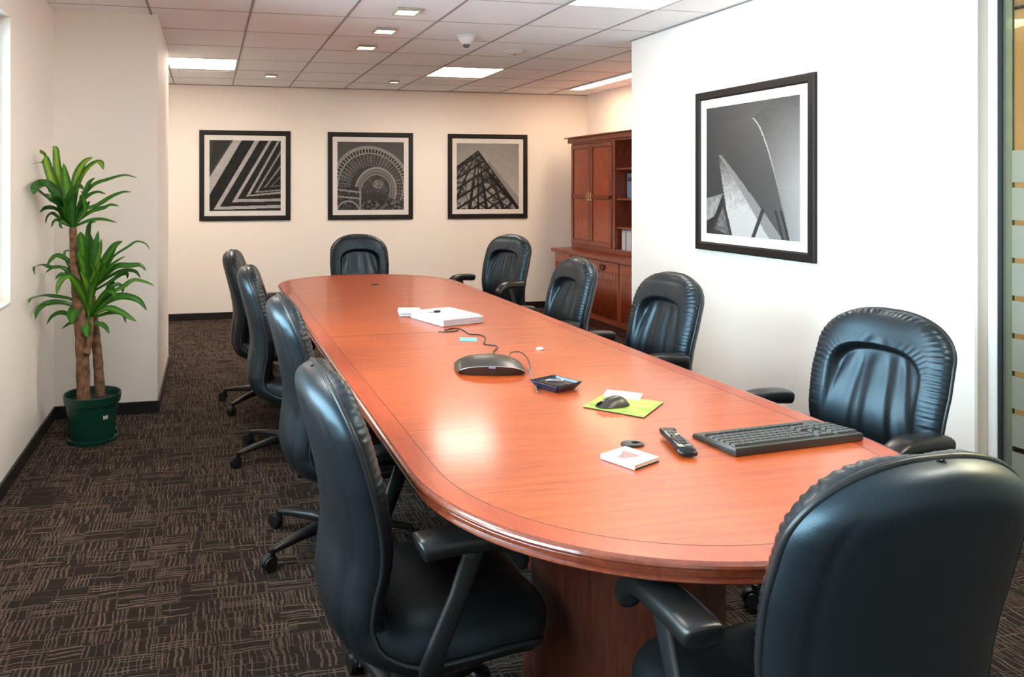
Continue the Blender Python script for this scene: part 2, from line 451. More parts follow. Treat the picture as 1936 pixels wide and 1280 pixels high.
# air slot frames next to the lit panels
def slot(x, y, label):
    t = empty('air_slot', (x, y, CH), 0, label, 'air vent')
    bm = bmesh.new()
    add_box(bm, -.24, .24, -.012, .0, -.010, -.001); add_box(bm, -.24, -.225, 0, .26, -.010, -.001); add_box(bm, .225, .24, 0, .26, -.010, -.001)
    bm_obj('vent_frame', bm, M_trimw, t)
    box('vent_plate', -.225, .225, 0, .26, -.006, -.001, M_ceil, t)
slot(-.04, 7.40, 'flat white air vent frame behind the lit panel at left')
slot(2.40, 7.40, 'flat white air vent frame behind the middle lit panel')

# small square recessed lamps, sprinkler, detector
def downlight(x, y, label, s=.075, h=.02, m=M_lamp2):
    t = empty('recessed_lamp', (x, y, CH), 0, label, 'ceiling lamp', 'small square ceiling lamps')
    bm = bmesh.new()
    f = .010
    add_box(bm, -s, s, -s, -s+f, -h, 0, .003); add_box(bm, -s, s, s-f, s, -h, 0, .003)
    add_box(bm, -s, -s+f, -s+f, s-f, -h, 0, .003); add_box(bm, s-f, s, -s+f, s-f, -h, 0, .003)
    bm_obj('lamp_bezel', bm, mat('lamp_bezel_'+str(round(y, 1)), (.42, .36, .27), .35), t)
    box('lamp_lens', -s+f, s-f, -s+f, s-f, -h+.004, -.001, m, t)
downlight(1.20, 4.60, 'small square ceiling lamp nearest the top edge of the picture')
downlight(1.20, 5.20, 'small square ceiling lamp in the middle of the row of three')
downlight(1.20, 5.85, 'small square ceiling lamp farthest along the row of three')
downlight(1.88, 7.72, 'tiny lit square fixture near the far wall, above the third picture', .05, .02)
downlight(.60, 7.55, 'tiny lit square fixture near the far wall, above the striped picture', .06, .02)
t = empty('sprinkler_head', (1.83, 5.3, CH), 0, 'white ceiling camera dome on a square tapered base', 'sensor')
bm = bmesh.new(); lathe(bm, [(.075, 0), (.075, -.006), (.062, -.012), (.04, -.055), (.03, -.062)], 28); bm_obj('sensor_base', bm, mat('ivory_plastic', (.7, .68, .66), .4), t, smooth=True, angle=35)
bm = bmesh.new(); lathe(bm, [(.026, -.060), (.026, -.07), (.018, -.082), (.006, -.086)], 20); bm_obj('sensor_lens', bm, mat('grey_lens', (.12, .11, .11), .2), t, smooth=True)
t = empty('smoke_detector', (2.42, 5.82, CH), 0, 'flat round cream smoke detector on the ceiling', 'smoke detector')
bm = bmesh.new(); lathe(bm, [(.085, 0), (.088, -.008), (.07, -.022), (.03, -.026)], 32); bm_obj('detector_body', bm, mat('cream_plastic', (.66, .60, .52), .4), t, smooth=True, angle=40)
bm = bmesh.new(); lathe(bm, [(.015, -.026), (.012, -.032)], 14); bm_obj('detector_button', bm, M_grey, t)

# glowing dish and bracket added in place of a light scallop on the corridor wall
t = empty('wall_light_scallop', (4.14, 3.27, 2.29), 0, 'shallow glowing dish standing in for a light scallop on the tan corridor wall behind glass', 'light scallop')
bm = bmesh.new()
for k in range(2): pass
lathe(bm, [(.02, -.03), (.10, -.018), (.14, .0), (.135, .004), (.02, -.02)], 28); bm_obj('scallop_dish', bm, emis('scallop_glow', (1, .85, .5), .9), t, smooth=True, loc=(-.02, 0, 0))
box('added_bracket', -.03, 0, -.03, .03, -.04, -.02, M_brass, t)
# corridor has its own ceiling lamp (out of frame), a real fitting
t = empty('corridor_light', (3.65, 1.5, CH-.012), 0, 'warm lit ceiling panel in the corridor behind the glass wall', 'ceiling light')
box('light_frame', -.17, .17, -.6, .6, -.006, 0, M_trimw, t)
box('diffuser', -.15, .15, -.58, .58, -.012, -.006, emis('corridor_lamp', (1, .86, .62), 75), t)

# ------------------------------------------------------------------ conference table
TC = (1.115, 3.535); TA = .648; TYS = 1.735; TB = .60; TZ = .75
def outline(inset=0, n=40, p=2.15):
    a, b = TA-inset, TB-inset
    pts = []
    for sgn in (1, -1):
        for k in range(n+1):
            th = PI*k/n
            c, s_ = math.cos(th), math.sin(th)
            x = math.copysign(abs(c)**(2/p), c)*a; y = abs(s_)**(2/p)*b
            pts.append((sgn*x, sgn*(TYS+y)))
        # straight side, subdivided
    return pts
table = empty('conference_table', (TC[0], TC[1], 0), 0, 'long glossy orange cherry conference table with rounded ends on drum pedestals', 'table')
SEAM = 3.46-TC[1]
def strip_mesh(name, rings, m, cut, mi=None, capz=None):
    """rings: list of (outline, z); bridge them, bisect at SEAM keeping one half"""
    bm = bmesh.new(); R = []
    for o_, z in rings: R.append([bm.verts.new((x, y, z)) for x, y in o_])
    n = len(R[0])
    for a, b in zip(R[:-1], R[1:]):
        for k in range(n): bm.faces.new((a[k], a[(k+1) % n], b[(k+1) % n], b[k]))
    if capz == 'last': bm.faces.new(R[-1])
    if capz == 'both': bm.faces.new(R[-1]); bm.faces.new(R[0][::-1])
    if cut:
        s_ = 1 if cut == 'far' else -1
        g = bmesh.ops.bisect_plane(bm, geom=bm.verts[:]+bm.edges[:]+bm.faces[:], plane_co=(0, SEAM+s_*.0008, 0), plane_no=(0, s_, 0), clear_inner=True)
    return bm_obj(name, bm, m, table, smooth=True, angle=28)
prof = [(.0125, .75), (.006, .7492), (.0015, .7462), (0, .7415), (.0015, .737), (.006, .7345), (.010, .7335), (.0085, .731), (.0095, .723), (.015, .717), (.0165, .7155), (.013, .713), (.0125, .709), (.016, .7055), (.03, .705)]
for cut in ('near', 'far'):
    nm = 'tabletop_half'
    top = strip_mesh(nm, [(outline(.3), .7045), (outline(.075), .7045), (outline(.075), .75), (outline(.30), .75)], M_table, cut, capz='both')
    bdr = strip_mesh('border_band', [(outline(.075), .705), (outline(.0735), .7501), (outline(.0125), .7501)], M_tableb, cut); bdr.parent = top
    edg = strip_mesh('edge_moulding', [(outline(i), z) for i, z in prof], M_edge, cut); edg.parent = top
    inl = strip_mesh('inlay_line', [(outline(.0755), .7500), (outline(.0750), .75045), (outline(.0735), .75045), (outline(.0730), .7500)], M_line, cut); inl.parent = top
# seam lines across
box('seam_line', -TA+.013, TA-.013, SEAM-.0012, SEAM+.0012, .74, .7503, M_line, table)
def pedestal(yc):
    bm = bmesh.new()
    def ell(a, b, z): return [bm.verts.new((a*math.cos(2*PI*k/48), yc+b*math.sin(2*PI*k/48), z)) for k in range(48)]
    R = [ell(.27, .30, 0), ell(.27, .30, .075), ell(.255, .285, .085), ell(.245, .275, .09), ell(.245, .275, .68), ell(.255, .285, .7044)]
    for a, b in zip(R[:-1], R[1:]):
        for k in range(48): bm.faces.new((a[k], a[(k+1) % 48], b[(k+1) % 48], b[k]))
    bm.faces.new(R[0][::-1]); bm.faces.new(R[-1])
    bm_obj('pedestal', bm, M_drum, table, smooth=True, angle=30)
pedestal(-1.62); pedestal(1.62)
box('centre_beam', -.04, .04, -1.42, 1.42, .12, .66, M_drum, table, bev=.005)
g = empty('cable_grommet', (1.13, 5.21, TZ), 0, 'small black oval cable grommet at the far end of the table', 'grommet')
bm = bmesh.new(); tube(bm, [(.024*math.cos(a), .014*math.sin(a), .002) for a in [2*PI*k/20 for k in range(20)]], .003, 6, closed=True); bm_obj('grommet_ring', bm, M_blackgloss, g, smooth=True)
bm = bmesh.new(); vs = [bm.verts.new((.024*math.cos(2*PI*k/20), .014*math.sin(2*PI*k/20), .001)) for k in range(20)]
vb = [bm.verts.new((v.co.x, v.co.y, .003)) for v in vs]; bm.faces.new(vb); bm.faces.new(vs[::-1])
for k in range(20): bm.faces.new((vs[k], vs[(k+1) % 20], vb[(k+1) % 20], vb[k]))
bm_obj('grommet_lid', bm, M_plastic, g)

# ------------------------------------------------------------------ leather chair
PROF = [(-.240, 1.012), (-.222, .945), (-.195, .84), (-.168, .72), (-.158, .62), (-.170, .52), (-.172, .44), (-.140, .385), (-.07, .365), (.04, .370), (.16, .382), (.26, .380), (.315, .352)]
_pp = catmull(PROF, 24)
_ds = np.r_[0, np.cumsum(np.hypot(*np.diff(_pp, axis=0).T))]
SL = _ds[-1]
def prof_at(s):
    y = np.interp(s, _ds, _pp[:, 0]); z = np.interp(s, _ds, _pp[:, 1])
    e = .012
    y1, y0 = np.interp(s+e, _ds, _pp[:, 0]), np.interp(s-e, _ds, _pp[:, 0]); z1, z0 = np.interp(s+e, _ds, _pp[:, 1]), np.interp(s-e, _ds, _pp[:, 1])
    t = np.array([y1-y0, z1-z0]); t /= np.linalg.norm(t)+1e-9
    return y, z, -t[1], t[0]
def capf(d, r, p=2.5):
    d = min(max(d/r, 0), 1); return max(1-(1-d)**p, 0)**(1/p)
def halfw(s):
    b = np.interp(s, [0, .12, .25, .38, .50, .60, .70, .80, .92, SL], [.225, .236, .242, .234, .213, .208, .228, .250, .252, .235])
    return b*capf(s, .155, 2.3)*capf(SL-s, .09, 2.6)
def wrapf(s): return np.interp(s, [0, .15, .45, .62, .75, SL], [.012, .030, .045, .035, .0, .0])
def surf(s, u, off):
    y, z, ny, nz = prof_at(s); W = halfw(s)
    o_ = off+wrapf(s)*u*u
    return (u*W, y+ny*o_, z+nz*o_)
def sstep(a, b, x):
    t = min(max((x-a)/(b-a), 0), 1); return t*t*(3-2*t)
def cushion(name, s0, s1, nr, nc, fo, bo, m, parent, r0=.07, r1=.07):
    ss = [s0+(s1-s0)*(.5-.5*math.cos(PI*i/nr))*1.0 for i in range(nr+1)]
    ss[0] = s0+1e-4; ss[-1] = s1-1e-4
    us = [math.sin(PI/2*(-1+2*j/nc)) for j in range(nc+1)]
    us = [math.copysign(abs(u)**.85, u) for u in us]
    V = []; F = []
    n = nc+1
    for side, fn in ((0, fo), (1, bo)):
        for s in ss:
            es = (capf(s-s0, r0, 2.4)*capf(s1-s, r1, 2.4))
            for u in us:
                eu = max(1-abs(u)**4.5, 0)**.5
                V.append(surf(s, u, fn(s, u, eu*es)))
    K = (nr+1)*n
    for i in range(nr):
        for j in range(nc):
            a = i*n+j
            F.append((a, a+1, a+n+1, a+n)); F.append((K+a, K+a+n, K+a+n+1, K+a+1))
    for i in range(nr):
        a = i*n; F.append((a, a+n, K+a+n, K+a)); a = i*n+nc; F.append((a, K+a, K+a+n, a+n))
    for j in range(nc):
        a = j; F.append((a, K+a, K+a+1, a+1)); a = nr*n+j; F.append((a, a+1, K+a+1, K+a))
    bm = bmesh.new(); vv = [bm.verts.new(v) for v in V]
    for f in F:
        try: bm.faces.new([vv[i] for i in f])
        except ValueError: pass
    bmesh.ops.remove_doubles(bm, verts=bm.verts, dist=.0002)
    return bm_obj(name, bm, m, parent, smooth=True)
SP = .135
def back_front(s, u, e):
    x = u*halfw(s)
    o_ = .062*e
    # inner panel with an arched top
    q = 0
    hw = .158+.012*sstep(.3, .5, s)
    dx = abs(x)/hw
    if s < SP+.11:
        q = (dx**2.6+(max(SP+.11-s, 0)/.11)**2.6)
    else: q = dx**2.6
    inside = 1-sstep(.80, 1.12, q)
    depth = .030*(1-sstep(SP+.02, .46, s))+.010
    # crease: sharp near arch top
    o_ -= inside*depth
    # gathers inside panel, radiating from the arch
    fade = sstep(SP, SP+.07, s)*(1-sstep(.42, .58, s))
    ph = x/(.35+.9*(s-SP))*34
    o_ += inside*fade*.0045*(math.sin(ph+1.1*math.sin(ph*.37+2))+.4*math.sin(2.3*ph+s*14))
    # wrinkles across the head roll
    if s < .30:
        th = math.atan2(x, max(SP+.09-s, -.02)+.06)
        band = math.exp(-((q-1.35)/.55)**2)
        o_ += .0026*band*math.sin(th*64+2.4*math.sin(th*7))*e*(.6+.4*math.sin(th*7+1))
    # gathers along the outer rim
    rim = sstep(.05, .35, 1-e)*sstep(.04, .2, e)
    if s < .45:
        tp = math.atan2(x, .17-s) if s < .17 else (math.copysign(PI/2+(s-.17)/.16, x))
        o_ += .0017*rim*(math.sin(tp*60+2.2*math.sin(tp*5))+.5*math.sin(tp*97+1.5*math.sin(tp*11)))*(1-sstep(.30, .45, s))
    # side wrinkles
    o_ += .0016*(1-inside)*sstep(.28, .36, s)*math.sin(s*210+abs(u)*6)*e*sstep(.75, .9, abs(u))
    return max(o_, .004)
def back_rear(s, u, e): return .003
def shell_front(s, u, e): return -.002
def shell_rear(s, u, e):
    a = .048*e
    # panel crease lines
    if .40 < s < .62: a -= .010*math.exp(-((abs(u)-.70)/.06)**2)*sstep(.40, .47, s)
    a -= .006*math.exp(-((abs(u)-.80)/.022)**2)*e*(1-sstep(.62, .7, s))*sstep(.05, .12, s)
    a += .0012*sstep(.82, .95, abs(u))*math.sin(s*170)*e
    return -a-.004
def seat_top(s, u, e):
    o_ = .095*e*(1-.16*math.exp(-(u/.6)**2))
    o_ += .0015*math.sin(u*40+s*30)*e*sstep(.9, 1.05, s)
    return max(o_, .003)

def make_chair():
    t = empty('office_chair')
    cushion('backrest', 0, .665, 190, 72, back_front, back_rear, M_leather, t, .085, .05)
    cushion('seat', .60, SL, 34, 34, seat_top, back_rear, M_leather2, t, .06, .09)
    cushion('back_shell', 0, SL, 90, 56, shell_front, shell_rear, M_leather, t, .075, .08)
    # piping round the seam
    bm = bmesh.new()
    sl = [SL*(.5-.5*math.cos(PI*i/60)) for i in range(61)]
    P = [surf(max(min(s, SL-.0008), .0008), -1, .0) for s in sl]+[surf(max(min(s, SL-.0008), .0008), 1, .0) for s in sl[::-1]]
    tube(bm, P, .0065, 8, closed=True); bm_obj('piping', bm, M_plastic, t, smooth=True)
    # under-seat mechanism
    bm = bmesh.new(); add_box(bm, -.10, .10, -.10, .12, .30, .345, .012, 2); add_box(bm, -.05, .05, -.14, .15, .315, .35, .008, 2)
    add_box(bm, -.285, .285, -.035, .025, .322, .338, .004, 1)
    bm_obj('tilt_mechanism', bm, M_plastic, t)
    bm = bmesh.new(); lathe(bm, [(.032, .085), (.032, .20), (.026, .205), (.026, .27), (.018, .272), (.018, .31)], 20); bm_obj('gas_column', bm, M_plastic, t, smooth=True, angle=35)
    bm = bmesh.new(); lathe(bm, [(.03, .055), (.055, .065), (.058, .10), (.045, .125), (.033, .13)], 24); bm_obj('base_hub', bm, M_plastic, t, smooth=True, angle=35)
    # arms
    for sx in (-1, 1):
        bm = bmesh.new()
        # rear blade
        x = sx*.283
        tube(bm, [(x, .085, .632), (x, .075, .60), (x, .045, .52), (x, .0, .42), (x*.985, -.02, .36), (x*.92, -.015, .33)], [.030, .024, .022, .024, .028, .022], 12, flat=.42, up=(1, 0, 0), power=3)
        arm = bm_obj('armrest', bm, M_plastic, t, smooth=True, loc=(0, 0, .02))
        bm = bmesh.new()
        pts = catmull([(x*1.0, -.050, .640), (x, -.038, .643), (x, .015, .648), (x, .08, .650), (x, .14, .643), (x, .185, .612), (x, .20, .572)], 4)
        k = len(pts)
        rad = [np.interp(i/(k-1), [0, .03, .10, .2, .55, .75, .92, 1], [.018, .034, .042, .043, .041, .035, .030, .018]) for i in range(k)]
        tube(bm, pts, rad, 18, flat=.62, up=(0, 0, 1), power=2.8)
        bm_obj('arm_pad', bm, M_pad, arm, smooth=True)
    for k in range(5):
        bm = bmesh.new()
        pts = [(.03, 0, .092), (.10, 0, .098), (.20, 0, .086), (.285, 0, .072), (.30, 0, .068)]
        tube(bm, pts, [.026, .026, .020, .015, .010], 10, flat=.75, power=3)
        lathe(bm, [(.011, .045), (.013, .066), (.012, .078)], 10, c=(.297, 0, 0))
        leg = bm_obj('base_leg', bm, M_plastic, t, smooth=True, angle=50)
        leg.rotation_euler = (0, 0, 2*PI*k/5)
        bm = bmesh.new()
        for sy in (-1, 1):
            ring = bmesh.ops.create_cone(bm, cap_ends=True, segments=22, radius1=.028, radius2=.025, depth=.017)
            M = Matrix.Translation((.312, sy*.0125, .028)) @ Matrix.Rotation(-sy*PI/2, 4, 'X')
            bmesh.ops.transform(bm, matrix=M, verts=ring['verts'])
        tube(bm, [(.297, 0, .05), (.300, 0, .040), (.312, 0, .03)], [.010, .009, .008], 8)
        # hood
        hp = [(.312+.031*math.cos(a), 0, .028+.031*math.sin(a)) for a in np.linspace(.15, PI-.1, 9)]
        tube(bm, hp, .011, 8, flat=.28, up=(0, 0, 1))
        bm_obj('caster', bm, M_rubber, leg, smooth=True, angle=40)
    return t
proto = make_chair()
def copy_tree(o, parent=None):
    c = o.copy(); COL.objects.link(c)
    if parent: c.parent = parent
    for ch in list(o.children): copy_tree(ch, c)
    return c
CH_LIST = [  # x, y, facing deg, base leg angle (world deg), dz, label
    (.495, 1.93, 2, 247, -.028, 'black leather swivel chair on the left nearest the camera, turned to the table'),
    (.50, 3.03, 1, 207, -.010, 'black leather swivel chair on the left, second from the camera, back sheathed in blue light'),
    (.425, 4.10, -4, 203, .0, 'black leather swivel chair on the left, third from the camera'),
    (.37, 5.10, -8, 223, .0, 'black leather swivel chair on the left farthest from the camera, shown in profile'),
    (1.128, 1.235, 91, 100, -.012, 'large black leather chair at the near table end, its back to the camera'),
    (2.11, 2.20, 188, 20, -.012, 'black leather chair on the right nearest the camera, behind the keyboard, wide wrinkled head roll'),
    (2.03, 3.37, 184, 40, -.010, 'black leather chair on the right against the white wall, second from the camera'),
    (1.97, 4.26, 181, 10, -.014, 'black leather chair on the right in front of the wooden cabinet'),
    (2.17, 5.68, 202, 30, .03, 'black leather chair at the far right corner of the table showing both arm pads'),
    (1.225, 6.12, 268, 50, .012, 'black leather chair at the far head of the table, under the arch picture'),
]
for k, (x, y, a, ba, dz, lb) in enumerate(CH_LIST):
    c = proto if k == 0 else copy_tree(proto)
    c.location = (x, y, 0); c.rotation_euler = (0, 0, math.radians(a-90))
    tag(c, lb, 'chair', 'black leather swivel chairs around the table')
    li = 0
    for ch in c.children:
        if ch.name.startswith('base_leg'):
            ch.rotation_euler = (0, 0, math.radians(ba-(a-90)+72*li)); li += 1
        elif not ch.name.startswith(('base_hub', 'gas_column')): ch.location.z = dz+(.02 if ch.name.startswith('armrest') else 0)

# ------------------------------------------------------------------ framed pictures
def seg_d(U, V, a, b):
    a = np.array(a); b = np.array(b); d = b-a; L = (d**2).sum()
    t = np.clip(((U-a[0])*d[0]+(V-a[1])*d[1])/L, 0, 1)
    return np.hypot(U-a[0]-t*d[0], V-a[1]-t*d[1])
def inpoly(U, V, P):
    r = np.zeros(U.shape, bool); j = len(P)-1
    for i in range(len(P)):
        xi, yi = P[i]; xj, yj = P[j]
        c = ((yi > V) != (yj > V)) & (U < (xj-xi)*(V-yi)/(yj-yi+1e-12)+xi)
        r ^= c; j = i
    return r
def vnoise(U, V, f, seed=0):
    r = np.random.RandomState(seed); n = int(f)+3; g = r.rand(n, n)
    x = U*f; y = V*f; i = np.clip(x.astype(int), 0, n-2); j = np.clip(y.astype(int), 0, n-2)
    a, b = x-i, y-j; a = a*a*(3-2*a); b = b*b*(3-2*b)
    return (g[i, j]*(1-a)*(1-b)+g[i+1, j]*a*(1-b)+g[i, j+1]*(1-a)*b+g[i+1, j+1]*a*b)
NP_ = 150
gu, gv = np.meshgrid((np.arange(NP_)+.5)/NP_, (np.arange(NP_)+.5)/NP_, indexing='ij')
def art_stripes():
    def n(P): return [((x-103)/407, (y-105)/402) for x, y in P]
    im = np.full(gu.shape, .022)+.010*vnoise(gu, gv, 30, 1)
    im[inpoly(gu, gv, n([(100, 100), (238, 105), (103, 325)]))] = .07
    im[inpoly(gu, gv, n([(130, 100), (225, 100), (110, 290), (100, 280)]))] = .045
    tex = .42+.10*vnoise(gu, gv, 18, 2)+.06*vnoise(gu, gv, 60, 3)
    for P, g in (([(240, 100), (288, 100), (98, 425), (98, 325)], 1), ([(362, 100), (390, 100), (162, 483), (515, 474), (515, 492), (126, 500)], .95),
              ([(443, 100), (461, 100), (260, 441), (515, 438), (515, 453), (230, 458)], .9), ([(495, 100), (508, 100), (332, 416), (515, 397), (515, 409), (310, 426)], .8),
              ([(515, 150), (515, 172), (378, 396), (515, 385), (515, 392), (360, 405)], .6), ([(515, 235), (515, 255), (425, 372), (412, 376)], .5),
              ([(515, 300), (515, 312), (460, 365), (515, 360), (515, 366), (445, 372)], .3)):
        k = inpoly(gu, gv, n(P)); im[k] = (tex*g)[k]
    return im
def art_arch():
    x = gu*1.0; y = gv*1.0
    n1 = vnoise(gu, gv, 40, 5); n2 = vnoise(gu, gv, 90, 6); n0 = vnoise(gu, gv, 12, 7)
    im = .10+.05*gv
    cx, cy = .50, .66; R = np.hypot((x-cx)*1.0, (y-cy)*(1.0+.12*(x-cx)))
    th = np.arctan2(cy-y, x-cx)
    body = (R < .60)
    im = np.where(body, .045+.06*n1*n2, im)
    ring = (R > .555) & (R < .60); im = np.where(ring, .30, im)
    tick = (R > .50) & (R < .555); im = np.where(tick, np.where((np.sin(th*70) > .1), .28, .03), im)
    im = np.where((R > .485) & (R < .50), .33, im)
    lat = (R > .30) & (R < .485)
    cell = np.maximum(np.cos(th*26)**14, np.cos(R*95+2*np.sin(th*3))**10)
    fine = (np.sin(th*90)*np.sin(R*210+th*9) > .2)
    im = np.where(lat, .035+.17*cell*(.5+n0)+.07*fine*n1, im)
    # inner volute
    cx2, cy2 = .60, .74; R2 = np.hypot(x-cx2, (y-cy2)*.86); th2 = np.arctan2(cy2-y, x-cx2)
    Rs = R2-.02*th2
    im = np.where((Rs < .29) & (th2 > -.4), np.where(np.abs(Rs-.275) < .014, .32, np.where(np.abs(Rs-.235) < .020, .20, np.where(np.abs(Rs-.195) < .010, .26, .055+.09*n0*n1))), im)
    # figures inside, lower structure
    blob = np.hypot((x-.60)*1.1, (y-.62)*1.5) < .09
    im = np.where(blob, .10+.28*(n2 > .45)*n1, im)
    low = (y > .66) & (x < .36)
    ll = np.minimum(np.abs(y-(.70+.12*x)), np.abs(y-(.80+.10*x)))
    im = np.where(low, np.where(ll < .013, .30, np.where((np.abs(x-.34) < .012), .28, .035+.08*(n2 > .6))), im)
    Rc = np.hypot(x-.16, y-1.04); im = np.where(low & (np.abs(Rc-.17) < .012), .30, im)
    im = np.where((y > .86) & (x > .36), .04+.20*(n1 > .55)*n2, im)
    return np.clip(im, .02, .5)
def art_lattice():
    x, y = gu, gv
    im = .36+.18*y-.12*(1-y)*(np.abs(x-.5))
    im = im*(.92+.1*vnoise(gu, gv, 25, 8))
    ax, ay = .34, .12
    # soft rear slope at right
    rear = (x > .5) & (y > (x-.50)*1.15+.25)
    im = np.where(rear, .24+.10*y, im)
    ins = inpoly(x, y, [(ax, ay), (1.0, .99), (1.0, 1.01), (0, 1.01), (0, .36)])
    n0 = vnoise(gu, gv, 22, 9); n1 = vnoise(gu, gv, 55, 10)
    cloud = .06+.45*(n0 > (.62-.35*y))*n1
    # two families of bars
    fr = (x-ax)/(y-ay+.05); k1 = np.abs(((fr*3.4) % 1)-.5) < (.06+.05)
    k2 = np.abs((((y*1.0+x*.62)*(6.5)) % 1)-.5) < .13
    k3 = np.abs((((y*1.0-x*.75)*(7.0)) % 1)-.5) < .10
    im2 = np.where(k1 | k2 | (k3 & (x > .35)), .03, .05+cloud*(.35+.65*y))
    im2 = np.where((np.abs(fr) < .02), .02, im2)
    im = np.where(ins, im2, im)
    d = np.minimum(seg_d(x, y, (ax, ay), (1.0, .985)), seg_d(x, y, (ax, ay), (0, .36)))
    im = np.where(d < .011, .03, im)
    im = np.where((seg_d(x, y, (.55, .50), (1, 1.0)) < .028) & ins, .02, im)
    return np.clip(im, .018, .6)
def art_sails():
    x, y = gu, gv
    g = 1-np.clip(np.hypot((x-.05), (y-.25))*.9, 0, 1)
    im = .055+.42*np.clip((x-.50)*1.5, 0, 1)*np.clip(y*1.5+.05, 0, 1)
    im = im+.03*vnoise(gu, gv, 80, 12)*0.5
    # big dark sail, curved right edge from (.53,.12) to (.90,1)
    xe = .53+.398*np.clip(y-.12, 1e-6, 1)**.62
    big = (x < xe)
    im = np.where(big, .050+.07*x*np.clip(1-y, 0, 1)+.05*np.clip((x-.35)*2, 0, 1)*y, im)
    im = np.where((np.abs(x-xe) < .006) & (y > .12), .42*np.clip(1.25-y, 0, 1), im)
    im = np.where(y < .12, np.where(x < .53+(.12-y)*2, .05+.04*x+.10*np.clip(x-.3, 0, 1)*y*6, im), im)
    # bright inner shell
    xl = .15+.14*np.clip((y-.38)/.62, 0, 1)**1.1; xr = .17+.62*np.clip((y-.38)/.62, 0, 1)**.95
    m = (y > .38) & (x > xl) & (x < xr)
    br = np.clip((y-.38)*1.15, 0, .62)*(.75+.5*vnoise(gu, gv, 60, 13))+.06
    im = np.where(m, br, im)
    # mid grey sail over it
    xr2 = .30+.50*np.clip((y-.40)/.60, 0, 1)**1.15
    m2 = (y > .38) & (x > xr-.06*np.clip((y-.38)*2, 0, 1)-.02) & (x < xr+.05*np.clip((y-.38)*1.5, 0, 1)+.01)
    im = np.where(m2, .16+.12*y, im)
    # struts
    im = np.where(seg_d(x, y, (.64, .80), (.54, 1.0)) < .017, .05, im)
    im = np.where(seg_d(x, y, (.20, .74), (.0, .99)) < .030, .035, im)
    im = np.where((seg_d(x, y, (.21, .74), (.30, 1.0)) < .010), .05, im)
    im = np.where(inpoly(x, y, [(.0, .72), (.20, .68), (.10, .86), (0, .90)]), .20+.2*vnoise(gu, gv, 30, 14), im)
    im = np.where(inpoly(x, y, [(.20, .78), (.28, 1.0), (.10, .96)]), .10+.12*vnoise(gu, gv, 40, 15), im)
    for a in (.80, .855): im = np.where(seg_d(x, y, (a-.03, .80), (a+.04, 1.0)) < .010, .04, im)
    return np.clip(im, .02, .55)
def print_mat():
    m = bpy.data.materials.new('photo_print'); m.use_nodes = True; nt = m.node_tree
    a = nt.nodes.new('ShaderNodeVertexColor'); a.layer_name = 'tone'
    p = nt.nodes['Principled BSDF']; nt.links.new(a.outputs[0], p.inputs['Base Color'])
    p.inputs['Roughness'].default_value = .6; p.inputs['Specular IOR Level'].default_value = .12; return m
M_print = print_mat()
def picture(loc, size, rz, im, label, fw=.052, mw=.054):
    """local: x right, z up, front = -y"""
    t = empty('framed_picture', loc, rz, label, 'picture', 'framed black and white photographs')
    h = size/2
    bm = bmesh.new()
    for a in range(4):
        R = Matrix.Rotation(a*PI/2, 4, 'Y')
        P = [(-h, -.0, h), (-h, -.018, h), (-h+.006, -.021, h-.006), (-h+fw-.010, -.020, h-fw+.010), (-h+fw, -.014, h-fw), (-h+fw, -.0, h-fw)]
        A = [bm.verts.new(R @ Vector(v)) for v in P]; B = [bm.verts.new(R @ Vector((-v[0], v[1], v[2]))) for v in P]
        for k in range(len(P)-1): bm.faces.new((A[k], A[k+1], B[k+1], B[k]))
    bmesh.ops.remove_doubles(bm, verts=bm.verts, dist=.0001)
    bm_obj('frame', bm, M_frameblk, t)
    i = h-fw
    box('mat_board', -i, i, -.011, -.003, -i, i, M_mat, t)
    q = i-mw
    n = NP_+1
    V = [(-q+2*q*a/NP_, -.0115, q-2*q*b/NP_) for a in range(n) for b in range(n)]
    F = [(a*n+b, a*n+b+1, (a+1)*n+b+1, (a+1)*n+b) for a in range(NP_) for b in range(NP_)]
    me = bpy.data.meshes.new('print'); me.from_pydata(V, [], F); me.materials.append(M_print)
    ca = me.color_attributes.new('tone', 'FLOAT_COLOR', 'CORNER')
    c = np.repeat(im.reshape(-1), 4)*.8; col = np.stack([c, c*.985, c*.985, np.ones_like(c)], 1).astype(np.float32)
    ca.data.foreach_set('color', col.ravel())
    o = bpy.data.objects.new('print', me); COL.objects.link(o); o.parent = t
    return t
FS = .975; zc = CAMH+.601-FS/2
picture((-.092+FS/2, YF-.001, zc), FS, 0, art_stripes(), 'black framed photo of slanted white stripes folding into a corner, leftmost on far wall')
picture((1.299+FS/2, YF-.001, zc), FS, 0, art_arch(), 'black framed photo of an ornate curved arch, middle picture on far wall')
picture((2.690+FS/2, YF-.001, zc), FS, 0, art_lattice(), 'black framed photo of a pointed lattice roof against the sky, rightmost on far wall')
picture((XR-.001, 3.915, CAMH+.596-.5), 1.0, -PI/2, art_sails(), 'black framed photo of curved sail shapes on the right white wall')

